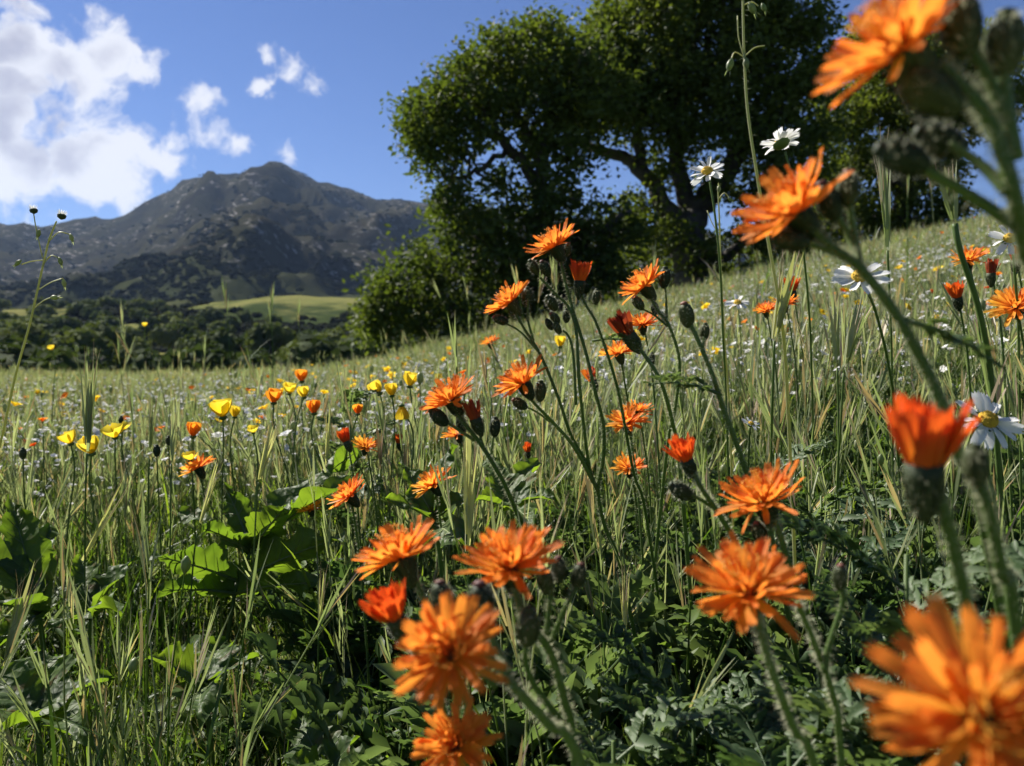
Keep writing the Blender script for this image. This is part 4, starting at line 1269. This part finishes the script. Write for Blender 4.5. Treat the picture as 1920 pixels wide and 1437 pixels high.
for a in [('largest yellow poppy standing in the grass left of the two orange ones', 418, 782, 1.05, (-.1, -.2, 1), .042, 'yellow', 42),
          ('yellow orange poppy pressed against the largest yellow one', 440, 782, 1.08, (.1, -.1, 1), .026, 'yellow', 66),
          ('orange poppy with a flared cup on the straight stem', 513, 755, 1.15, (.1, -.15, 1), .036, 'orange', 62),
          ('narrow orange poppy cup right of the flared one', 589, 775, 1.15, (-.05, -.1, 1), .034, 'orange', 74),
          ('bright orange poppy highest of the cups before the far meadow', 566, 715, 1.6, (0, -.2, 1), .042, 'orange', 55),
          ('pale orange poppy bud low in the grass', 362, 818, 1.1, (.1, -.1, 1), .034, 'orange', 76),
          ('yellow poppy behind the upright grass blades at the left', 172, 850, 1.0, (-.1, -.3, 1), .038, 'yellow', 55),
          ('pale yellow poppy just left of the upright grass blades', 133, 832, 1.1, (-.3, -.2, 1), .032, 'yellow', 45),
          ('open yellow poppy right of the upright grass blades', 216, 820, 1.15, (0, -.35, 1), .036, 'yellow', 30),
          ('small yellow poppy above the open one right of the blades', 230, 806, 1.3, (.1, -.2, 1), .028, 'yellow', 25),
          ('yellow poppy tipped over beside the bushy forb', 712, 738, 1.2, (-.5, -.2, .8), .036, 'yellow', 60),
          ('hanging yellow poppy, tallest of the three by the open head', 753, 762, 1.0, (.1, -.15, -1), .03, 'yellow', 74),
          ('pale yellow poppy between its two neighbours by the open head', 735, 742, 1.1, (-.1, -.1, 1), .03, 'yellow', 66),
          ('yellow poppy nearest to the leaning open head', 768, 724, 1.15, (.2, -.1, 1), .036, 'yellow', 58),
          ('small orange yellow poppy bud beside the bushy forb', 671, 776, 1.0, (0, -.1, 1), .022, 'orange', 80),
          ('yellow poppy over the narrow orange cup', 570, 745, 1.3, (-.1, -.1, 1), .032, 'yellow', 58),
          ('yellow poppy left of its twin near the flared orange cup', 542, 738, 1.45, (.2, -.2, 1), .036, 'yellow', 40),
          ('tiny yellow poppy low in front of the leafy plant grass', 475, 812, 1.0, (0, -.3, 1), .018, 'yellow', 30),
          ('yellow poppy low beside the lone dark orange bloom', 357, 862, 1.05, (-.1, -.3, 1), .022, 'yellow', 30),
          ('orange yellow poppy above the oak shade on the slope', 1050, 650, 1.7, (0, -.2, 1), .04, 'yellow', 60),
          ('yellow poppy glowing at the skyline left of the tall stalk', 97, 657, 2.2, (0, -.3, 1), .026, 'yellow', 45),
          ('yellow poppy on a tall stem against the dark valley trees', 272, 613, 2.2, (0, -.2, 1), .022, 'yellow', 50)]:
    poppy(*a)


# far small blooms: each one a small flower of one mesh, alike and too far to tell apart
def speck_mesh(mat, seed):
    rr = random.Random(seed); m = MB()
    for k in range(5):
        a = 2 * math.pi * k / 5 + rr.uniform(-.2, .2); o = Vector((math.cos(a), math.sin(a), .7))
        ovate(m, Vector((0, 0, 0)), o, Vector((0, 0, 1)), .5, .5, 0, .3)
    m.tube([(0, 0, 0), (rr.gauss(0, .3), rr.gauss(0, .3), -3), (rr.gauss(0, .6), rr.gauss(0, .6), -8)], [.04, .04, .05], 4, 1)
    return m.mesh('meadow_flower', [mat, STEM])


SPK = {'yellow': [speck_mesh(YELLOW, k) for k in range(3)], 'orange': [speck_mesh(POPPY, 10 + k) for k in range(3)], 'white': [speck_mesh(WHITE, 20 + k) for k in range(3)],
       'red': [speck_mesh(RED, 30 + k) for k in range(2)]}


def specks(col, n, r0, r1, s0, s1, az0=-32, az1=32):
    x, y = wedge(n, r0, r1, az0, az1, 0.0); z = ground(x, y)
    for i in range(n):
        far = math.hypot(x[i], y[i]) > 6
        o = link('%s_flower' % col, random.choice(SPK[col]))
        s = random.uniform(s0, s1) * min(1.1, .45 + .16 * math.hypot(x[i], y[i]))
        o.location = (x[i], y[i], z[i] + random.uniform(.29, .40)); o.scale = (s, s, s); o.rotation_euler = (random.gauss(0, .4), random.gauss(0, .4), random.uniform(0, 6.28))
        d = math.hypot(x[i], y[i])
        tag(o, '%s %s flower %s, %s' % ('larger' if s > (s0 + s1) / 2 else 'tiny', col, 'in the nearer grass' if d < 2.5 else 'in the middle of the meadow' if d < 5 else 'in the farther meadow' if d < 11 else 'far off in the meadow', bearing(x[i], y[i])),
            'flower', '%s flowers dotted over the meadow' % col)


specks('yellow', 190, 1.8, 22, .028, .054); specks('orange', 120, 1.8, 22, .026, .048); specks('white', 230, 1.3, 26, .020, .044); specks('red', 22, 1.6, 8, .018, .03)
specks('yellow', 30, 3, 20, .025, .045, 8, 32); specks('white', 60, 2.5, 20, .025, .045, 8, 32)
x, y = wedge(9500, 1.5, 32, -34, 34, 0.0); x2, y2 = wedge(2600, 2.5, 26, 12, 34, 0.0); x, y = np.append(x, x2), np.append(y, y2)
k = rng.random(len(x)) < np.clip((fbm(x * .55, y * .35, 3, 91) - .36) * 5, .06, 1); x, y = x[k], y[k]
scatter('tiny_white_flowers', SPK['white'], np.stack([x, y, ground(x, y) + rng.uniform(.25, .37, len(x))], -1), rng.normal(0, .4, (len(x), 3)), np.repeat((rng.uniform(.012, .026, len(x)) * np.clip(.45 + .16 * np.hypot(x, y), 0, 1.15))[:, None], 3, 1), rng.integers(0, 3, len(x)))


# ------------------------------------------------------------------ broad leaved plants
def broad_leaf_mesh(L, W, seed, droop=.25, fold=.25, lobes=3, wave=.05):
    rr = random.Random(seed); m = MB(); nu, nv = 44, 9; vs, fs = [], []
    ph = rr.uniform(0, 6.28); ph2 = rr.uniform(0, 6.28)
    for i in range(nu):
        t = i / (nu - 1)
        env = math.sin(math.pi * min(1, t ** .62)) ** .9 * 1.12 if 0 < t < 1 else 0
        lob = 1 - .42 * (0.5 + .5 * math.cos(2 * math.pi * lobes * t + 2.4)) ** 2 * (t < .85)
        cren = 1 + .20 * (abs(math.sin(t * 31)) - .5)
        w = W * .5 * env * lob * cren + (.0012 if t < .97 else 0)
        for j in range(nv):
            s = j / (nv - 1) * 2 - 1
            z = -droop * L * t * t + abs(s) * w * fold + wave * L * math.sin(7 * t + 2.2 * s + ph) * abs(s) * (.4 + t) + .02 * L * math.sin(21 * t + 5 * s + ph2) * abs(s)
            x = L * (t + .10 * abs(s) * w / L * (1 - t))
            vs.append((x, s * w, z))
    for i in range(nu - 1):
        for j in range(nv - 1):
            a = i * nv + j; fs.append((a, a + nv, a + nv + 1, a + 1))
    m.add(vs, fs, 0)
    mid = [Vector((L * t, 0, -droop * L * t * t - .0006)) for t in (0, .2, .4, .6, .8, .96)]
    m.tube(mid, [.0022, .0018, .0014, .001, .0007, .0004], 5, 1)
    for k in range(1, 6):
        t = .1 + .14 * k
        for sg in (-1, 1):
            w = W * .42 * math.sin(math.pi * min(1, (t + .08) ** .75))
            p0 = Vector((L * t, 0, -droop * L * t * t - .0004)); t2 = min(.97, t + .12)
            p1 = Vector((L * t2, sg * w * .8, -droop * L * t2 * t2 + .8 * w * fold - .0004))
            m.tube([p0, p0.lerp(p1, .5) - Vector((0, 0, .0006)), p1], [.0008, .0006, .0003], 3, 1, cap=False)
    return m


def leafy_plant(name, label, stem, leaves, group='broad leaved plants in the grass', srad=3.0):
    P = smooth_path(stem_to_ground([at(*p) for p in stem]), 6); O = P[-1].copy()
    root = empty(name, O); tag(root, label, 'plant', group)
    m = MB(); n = len(P); m.tube(moved(P, O), [srad / 1000 * (.6 + .6 * i / (n - 1)) for i in range(n)], 9); m.hairs(moved(P, O), 200, .002, .0001, 1, srad / 1100)
    m.build('stem', [STEM, HAIR], root)
    for k, (b, t, W, up) in enumerate(leaves):
        B, T = at(*b), at(*t); d = T - B; L = d.length * 1.06
        x = d.normalized(); z = Vector(up); y = z.cross(x).normalized(); z = x.cross(y)
        rot = Matrix((x, y, z)).transposed().to_4x4()
        lm = broad_leaf_mesh(L, W * .62, k * 7 + int(b[0]), droop=.18, fold=.38, wave=.07)
        pet = lm
        pet.build('leaf', [BROAD, VEIN], root, M=Matrix.Translation(B - O) @ rot @ Matrix.Rotation(-.15, 4, 'Y'))
    return root


leafy_plant('broad_leaf_plant', 'big sunlit leafy plant with crinkled lobed leaves in two tiers, left of centre',
            [(470, 1035, 1.0), (447, 1090, 1.0), (437, 1130, 1.0), (425, 1215, 1.0)],
            [((447, 1090, 1.0), (296, 1042, .95), .085, (-.1, .9, .45)), ((448, 1088, 1.0), (632, 1008, .96), .075, (-.15, .9, .42)), ((468, 1037, 1.0), (345, 962, 1.06), .07, (.2, .1, .95)),
             ((472, 1032, 1.0), (645, 905, 1.0), .062, (-.5, .15, .8)), ((474, 1030, 1.0), (657, 850, 1.08), .085, (-.55, -.2, .7)), ((472, 1030, 1.0), (425, 915, 1.04), .07, (-.2, .95, .1)),
             ((442, 1112, 1.0), (585, 1092, .95), .06, (0, .85, .5)), ((440, 1112, 1.0), (308, 1106, .96), .07, (0, .8, .55)), ((470, 1033, 1.0), (540, 945, .95), .07, (-.35, .9, .25)),
             ((468, 1034, 1.0), (385, 990, .94), .055, (.1, .9, .4)), ((440, 1110, 1.0), (360, 1080, 1.06), .06, (0, .1, 1))])
leafy_plant('broad_leaf_plant', 'dark leafy plant at the left edge with grey shine on its upper leaves',
            [(60, 1090, .85), (70, 1140, .85), (80, 1200, .86)],
            [((70, 1130, .85), (20, 940, .9), .07, (.3, -.4, .8)), ((70, 1130, .85), (-60, 1010, .85), .07, (.2, -.3, .9)), ((75, 1140, .85), (90, 990, .92), .06, (-.2, -.4, .8)), ((75, 1150, .85), (-30, 1130, .78), .07, (0, -.2, 1)),
             ((75, 1150, .85), (0, 1210, .8), .06, (0, -.1, 1))])
leafy_plant('broad_leaf_plant', 'leafy plant with grey crinkled leaves rising beside the tall grass, between its neighbours',
            [(175, 1130, .9), (170, 1165, .9), (165, 1220, .9)],
            [((172, 1150, .9), (250, 1050, .92), .075, (-.5, -.3, .75)), ((172, 1150, .9), (150, 1050, .95), .07, (.2, -.5, .8)), ((170, 1160, .9), (95, 1170, .85), .06, (0, -.2, 1)), ((172, 1155, .9), (215, 1140, .8), .06, (0, -.3, 1))])
leafy_plant('broad_leaf_plant', 'shaded leafy plant with drooping leaves below the big sunlit one',
            [(380, 1255, .80), (385, 1300, .8), (390, 1340, .8)],
            [((385, 1280, .8), (285, 1235, .76), .075, (.1, -.4, .9)), ((385, 1280, .8), (480, 1230, .84), .06, (-.3, -.1, .9)), ((385, 1280, .8), (420, 1200, .88), .07, (0, -.3, .9)), ((385, 1285, .8), (370, 1340, .7), .07, (0, -.5, .8)), ((385, 1280, .8), (330, 1210, .9), .06, (.1, 0, 1))])
leafy_plant('broad_leaf_plant', 'dark low rosette of wide leaves in the lower left corner',
            [(70, 1330, .70), (72, 1370, .7), (75, 1420, .7)],
            [((70, 1340, .7), (-30, 1260, .72), .09, (.2, -.2, .9)), ((72, 1340, .7), (80, 1225, .78), .09, (0, -.4, .9)), ((72, 1340, .7), (200, 1270, .72), .08, (-.2, -.2, .9)), ((72, 1345, .7), (0, 1370, .62), .08, (0, -.2, 1)), ((75, 1345, .7), (160, 1370, .64), .07, (0, -.3, 1))])
leafy_plant('broad_leaf_plant', 'dark smooth leaves at the bottom edge left of the lowest bloom',
            [(610, 1440, .62), (612, 1470, .62), (615, 1500, .62)],
            [((612, 1455, .62), (560, 1345, .68), .06, (.1, -.6, .7)), ((612, 1455, .62), (668, 1385, .62), .05, (-.5, -.4, .7)), ((612, 1455, .62), (720, 1420, .62), .05, (-.2, -.3, .9)), ((612, 1460, .62), (540, 1430, .6), .05, (0, -.3, .9))])
leafy_plant('broad_leaf_plant', 'crinkled grey green leaf plant left of the pale grass spike',
            [(810, 960, .85), (815, 990, .85), (825, 1040, .86)],
            [((812, 970, .85), (755, 870, .88), .05, (.3, -.6, .7)), ((812, 965, .85), (845, 840, .9), .045, (-.6, -.2, .6)), ((812, 975, .85), (730, 935, .82), .045, (.1, -.3, .9)), ((815, 985, .85), (870, 1020, .74), .06, (0, -.8, .5)), ((812, 975, .85), (880, 930, .85), .05, (-.2, -.3, .9))])
leafy_plant('broad_leaf_plant', 'shiny dark leafy plant between the pale spike and the long crossing stems',
            [(960, 930, .80), (960, 960, .8), (962, 1010, .81)],
            [((960, 945, .8), (915, 860, .85), .055, (.2, -.6, .7)), ((960, 945, .8), (1005, 865, .85), .055, (-.3, -.4, .8)), ((960, 945, .8), (1035, 930, .78), .045, (-.1, -.3, .9)), ((960, 950, .8), (900, 935, .76), .045, (.1, -.3, .9)), ((960, 950, .8), (1000, 985, .72), .045, (0, -.6, .7))])


# ------------------------------------------------------------------ feathery plants standing out of the undergrowth
def feathery_plant(label, px, py, d, n, L):
    p = at(px, py, d); O = Vector((p.x, p.y, gz(p.x, p.y)))
    root = empty('feathery_plant', O); tag(root, label, 'plant', 'feathery leaved plants low on the right')
    rr = random.Random(int(px))
    top = p.z - O.z
    m = MB(); m.tube([(0, 0, -.01), (.003, .002, top * .5), (0, 0, top)], [.0022, .0018, .0012], 7); m.build('stem', STEM, root)
    for k in range(n):
        a = k * 2.4 + rr.uniform(-.3, .3); o = Vector((math.cos(a), math.sin(a), 0))
        f = MB(); z = top * (.45 + .55 * k / n)
        feather_leaf(f, Vector((0, 0, z)), o * rr.uniform(.5, 1.2) + Vector((0, 0, .8)), Vector((0, 0, 1)) - o * .3, L * rr.uniform(.75, 1.15), rr, 0, 9, rr.uniform(.3, .8))
        f.build('leaf', FEATHER, root)
    return root


for a in [('feathery plant touching the nearest big bloom, its leaves pale', 1585, 1330, .42, 9, .075), ('feathery plant at the bottom edge right of the thick stem', 1480, 1400, .40, 9, .07),
          ('feathery plant left of the lowest thick stem', 1150, 1390, .46, 9, .07), ('tall feathery plant in the grass under the slanting stem', 1540, 930, .75, 11, .08),
          ('feathery plant behind the stem of the blurred red cup', 1700, 1040, .40, 10, .075), ('feathery plant between the two stems at the right edge', 1890, 1060, .36, 9, .065),
          ('feathery plant pale in the sun right of the midway bloom', 1600, 1010, .62, 10, .07), ('upright feathery plant beside the leaning bud stem', 1455, 850, .72, 9, .06),
          ('bushy forb with feathery leaves near the yellow poppies', 655, 740, 1.15, 12, .07), ('feathery plant low in the shade under the broad head', 1300, 1330, .5, 10, .08)]:
    feathery_plant(*a)


# ------------------------------------------------------------------ grass stalks that stand out one by one
def awned_stalk(label, pts, spike, width, pale=True, n=7, srad=1.0):
    """pts: stem from the spike's foot down; spike: (px, py, depth) of its tip."""
    P = smooth_path(stem_to_ground([at(*p) for p in pts]), 6); O = P[-1].copy()
    root = empty('grass_stalk', O); tag(root, label, 'grass stalk', 'grass stalks standing out of the meadow')
    m = MB(); m.tube(moved(P, O), srad / 1000, 6); m.build('stem', STEM, root)
    b, t = P[0], at(*spike); d = (t - b); L = d.length; d.normalize(); f = frame(d)
    rr = random.Random(int(pts[0][0]))
    for k in range(n):
        a = 6.28 * k / n + rr.uniform(-.3, .3); o = f @ Vector((math.cos(a), math.sin(a), 0)); s = f @ Vector((-math.sin(a), math.cos(a), 0))
        m = MB(); l = L * rr.uniform(.7, 1.0)
        m.blade(b + d * L * rr.uniform(0, .25) + o * width * .15 - O, (d + o * width / L * rr.uniform(.2, .8)).normalized(), s, l, width * .42, o * .02, 6, 0)
        m.tube(moved([b + d * l * .6 + o * width * .3, b + d * l * 1.02 + o * width * .5, b + d * l * 1.25 + o * width * rr.uniform(.4, 1)], O), [.0004, .0003, .0001], 3, 1, cap=False)
        m.build('spikelet', [PALE if pale else GRASS2, DRY], root)
    return root


for a in [('pale grass spike standing upright before the leaning open head', [(876, 1035, .62), (878, 1100, .62)], (884, 800, .62), .010, True, 8),
          ('tallest pair of green grass blades at the left, with pale awns above the skyline', [(163, 850, .9), (160, 950, .91)], (170, 660, .9), .012, False, 8),
          ('pale dry bent spike leaning over the slope below the blurred bloom', [(1452, 640, .60), (1448, 760, .61), (1446, 850, .63)], (1484, 470, .60), .012, True, 7),
          ('slender green spike with two long awns rising before the dark oak', [(1664, 470, .70), (1668, 560, .71), (1672, 680, .73)], (1652, 270, .70), .009, False, 5),
          ('green spikelet pair leaning right in the tall grass under the crossed daisy', [(1582, 700, .72), (1576, 800, .73), (1570, 900, .75)], (1612, 570, .72), .010, False, 6),
          ('green spike with a thick sheath left of the leaning spikelet pair', [(1570, 690, .75), (1572, 800, .76)], (1562, 560, .75), .009, False, 5),
          ('hairy green spike rising past the blurred buds on the right', [(1790, 420, .55), (1800, 470, .55), (1840, 600, .56), (1865, 780, .58)], (1772, 320, .55), .010, False, 7, 2.0),
          ('reddish awned spike at the lower left edge', [(10, 1250, .8), (14, 1300, .8)], (50, 1090, .8), .012, True, 7),
          ('drooping awned spike crossing the lower grass', [(150, 1060, 1.0), (120, 1120, 1.0)], (235, 905, 1.0), .010, True, 5),
          ('pale awned spike in front of the big sunlit leaves', [(485, 905, .95), (480, 960, .95)], (515, 800, .95), .010, True, 6),
          ('grass spike beside the narrow orange poppy cup', [(612, 880, 1.1), (610, 930, 1.1)], (617, 765, 1.1), .008, True, 5),
          ('thin grass spike in the middle of the left grass, before the yellow poppy', [(280, 860, 1.0), (278, 930, 1.0)], (288, 745, 1.0), .008, False, 5),
          ('dark green blade spike left of the pale orange poppy bud', [(322, 870, .98), (320, 940, .98)], (328, 745, .98), .009, False, 5),
          ('reddish tipped awned spike in the shaded grass, right of the shaded leafy plant', [(598, 1190, .8), (596, 1260, .8)], (606, 1080, .8), .006, True, 5),
          ('fine reddish awned spike between the dark lower stems', [(1172, 1190, .6), (1175, 1280, .6)], (1170, 1080, .6), .006, True, 6),
          ('leaning awned spike under the lone dark orange bloom', [(370, 1000, .95), (362, 1060, .95)], (405, 880, .95), .008, True, 5)]:
    awned_stalk(*a)


def pod_mesh(mat):
    m = MB(); m.lathe([(.02, -.5), (.18, -.3), (.27, -.02), (.2, .3), (.05, .5)], None, 9, 0, .05)
    for k in range(3):
        a = k * 2.1; m.blade((.1 * math.cos(a), .1 * math.sin(a), .35), (.3 * math.cos(a), .3 * math.sin(a), 1), (-math.sin(a), math.cos(a), 0), .5, .1, (0, 0, 0), 3, 0)
    return m.mesh('pod', mat)


POD = pod_mesh(GRASS2)


def tuft_head_mesh():
    m = MB(); m.lathe([(.05, -.4), (.3, -.25), (.36, .0), (.2, .2)], None, 12, 0, .08)
    for _ in range(36):
        a = random.uniform(0, 6.28); q = random.random() ** .5 * .32
        o = Vector((math.cos(a) * q * 2, math.sin(a) * q * 2, 1)).normalized(); s = Vector((-math.sin(a), math.cos(a), 0))
        m.blade((q * math.cos(a), q * math.sin(a), .05), o, s, random.uniform(.3, .55), .07, o * .05, 3, 1)
    return m.mesh('seed_head', [CALYX, WHITE])


THEAD = tuft_head_mesh()


def pod_stalk(label, stem, branches, pods, heads, srad=1.2):
    P = smooth_path(stem_to_ground([at(*p) for p in stem]), 6); O = P[-1].copy()
    root = empty('seed_stalk', O); tag(root, label, 'seed stalk', 'tall seed stalks')
    m = MB(); n = len(P); m.tube(moved(P, O), [srad / 1000 * (.6 + .6 * i / n) for i in range(n)], 7); m.hairs(moved(P, O), 90, .003, .00012, 1, srad / 1000); m.build('stem', [PALE, HAIR], root)
    for br in branches:
        q = smooth_path([at(*p) for p in br], 4); b = MB(); b.tube(moved(q, O), .0005, 5); b.build('twig', PALE, root)
    for (px, py, d, ax, s) in pods: link('pod', POD, root, Matrix.Translation(at(px, py, d) - O) @ frame(ax).to_4x4() @ Matrix.Scale(s, 4))
    for (px, py, d, ax, s) in heads: link('seed_head', THEAD, root, Matrix.Translation(at(px, py, d) - O) @ frame(ax).to_4x4() @ Matrix.Scale(s, 4))
    return root


pod_stalk('tall bare stalk at the left edge with two tufted heads and hanging pods',
          [(106, 415, .72), (92, 450, .72), (80, 500, .72), (55, 610, .72), (30, 700, .73), (8, 800, .74), (-10, 900, .76)],
          [[(63, 400, .72), (68, 430, .72), (80, 485, .72)], [(80, 488, .72), (60, 490, .72), (40, 496, .72)], [(90, 455, .72), (110, 436, .72), (132, 440, .72)], [(78, 500, .72), (95, 480, .72), (110, 484, .72)],
           [(70, 545, .72), (95, 530, .72), (118, 522, .72)], [(62, 580, .72), (80, 565, .72), (98, 557, .72)]],
          [(34, 493, .72, (-.7, 0, -.6), .008), (134, 446, .72, (.3, 0, -1), .008), (113, 490, .72, (.3, 0, -1), .008), (72, 438, .72, (-.3, 0, -1), .008), (120, 531, .72, (.2, 0, -1), .008), (102, 558, .72, (1, 0, 0), .008)],
          [(63, 394, .72, (-.1, 0, 1), .009), (116, 404, .72, (.25, 0, 1), .010)])
pod_stalk('very tall thin oat stalk with hanging green spikelets crossing the oak',
          [(1394, -60, .58), (1393, 20, .58), (1396, 120, .58), (1402, 210, .58), (1418, 320, .58), (1440, 450, .59), (1462, 580, .6), (1475, 720, .62)],
          [[(1396, 108, .58), (1378, 98, .58), (1370, 115, .58)], [(1397, 105, .58), (1415, 90, .58), (1434, 86, .58)], [(1394, 10, .58), (1410, 4, .58), (1422, 12, .58)], [(1395, 5, .58), (1380, -10, .58), (1372, -4, .58)], [(1396, 110, .58), (1385, 70, .58), (1383, 30, .58)]],
          [(1369, 121, .58, (-.3, 0, -1), .010), (1399, 119, .58, (.1, 0, -1), .009), (1410, 15, .58, (.4, 0, -.6), .010), (1432, 14, .58, (.4, 0, -.8), .007)], [], 1.3)
pod_stalk('thin companion stem rising beside the twin stemmed daisy with small side pods',
          [(1346, 350, .82), (1349, 420, .82), (1352, 520, .83), (1360, 660, .85), (1368, 780, .88)], [[(1348, 372, .82), (1358, 362, .82), (1368, 372, .82)], [(1350, 440, .82), (1336, 420, .82), (1326, 395, .82)]], [(1348, 355, .82, (0, 0, 1), .008), (1369, 374, .82, (.6, 0, -.4), .006)], [])

# a few dark round seed buds in the left grass
for k, (px, py, d, lab) in enumerate([(43, 850, 1.0, 'dark round seed bud at the left edge of the grass'), (294, 845, 1.0, 'dark round seed bud near the pale orange poppy bud'), (316, 826, 1.2, 'small bluish seed bud above the other dark bud'),
                                      (227, 788, 1.4, 'dark seed bud behind the yellow poppies')]):
    P = smooth_path(stem_to_ground([at(px, py + 8, d), at(px + 2, py + 60, d), at(px + 5, py + 120, d + .01)]), 5); O = P[-1].copy()
    root = empty('bud_plant', O); tag(root, lab, 'bud', 'dark seed buds in the left grass')
    m = MB(); m.tube(moved(P, O), .0009, 6); m.build('stem', STEM, root)
    link('bud', BUD[0], root, Matrix.Translation(at(px, py, d) - O) @ Matrix.Scale(.016, 4))

# ------------------------------------------------------------------ haze
def haze():
    x0, x1, y0, y1, z0, z1 = -7600, 7600, -140, 7600, -60, 1100
    me = bpy.data.meshes.new('haze')
    me.from_pydata([(x, y, z) for z in (z0, z1) for y in (y0, y1) for x in (x0, x1)], [], [(0, 2, 3, 1), (4, 5, 7, 6), (0, 1, 5, 4), (2, 6, 7, 3), (0, 4, 6, 2), (1, 3, 7, 5)])
    m, nt, N, L = newmat('haze'); out = N('ShaderNodeOutputMaterial'); pv = N('ShaderNodeVolumePrincipled')
    pv.inputs['Color'].default_value = (.42, .62, 1, 1); pv.inputs['Density'].default_value = 0.000032; pv.inputs['Anisotropy'].default_value = 0.2
    L(pv.outputs[0], out.inputs['Volume']); me.materials.append(m)
    o = link('haze', me); o['kind'] = 'stuff'


haze()
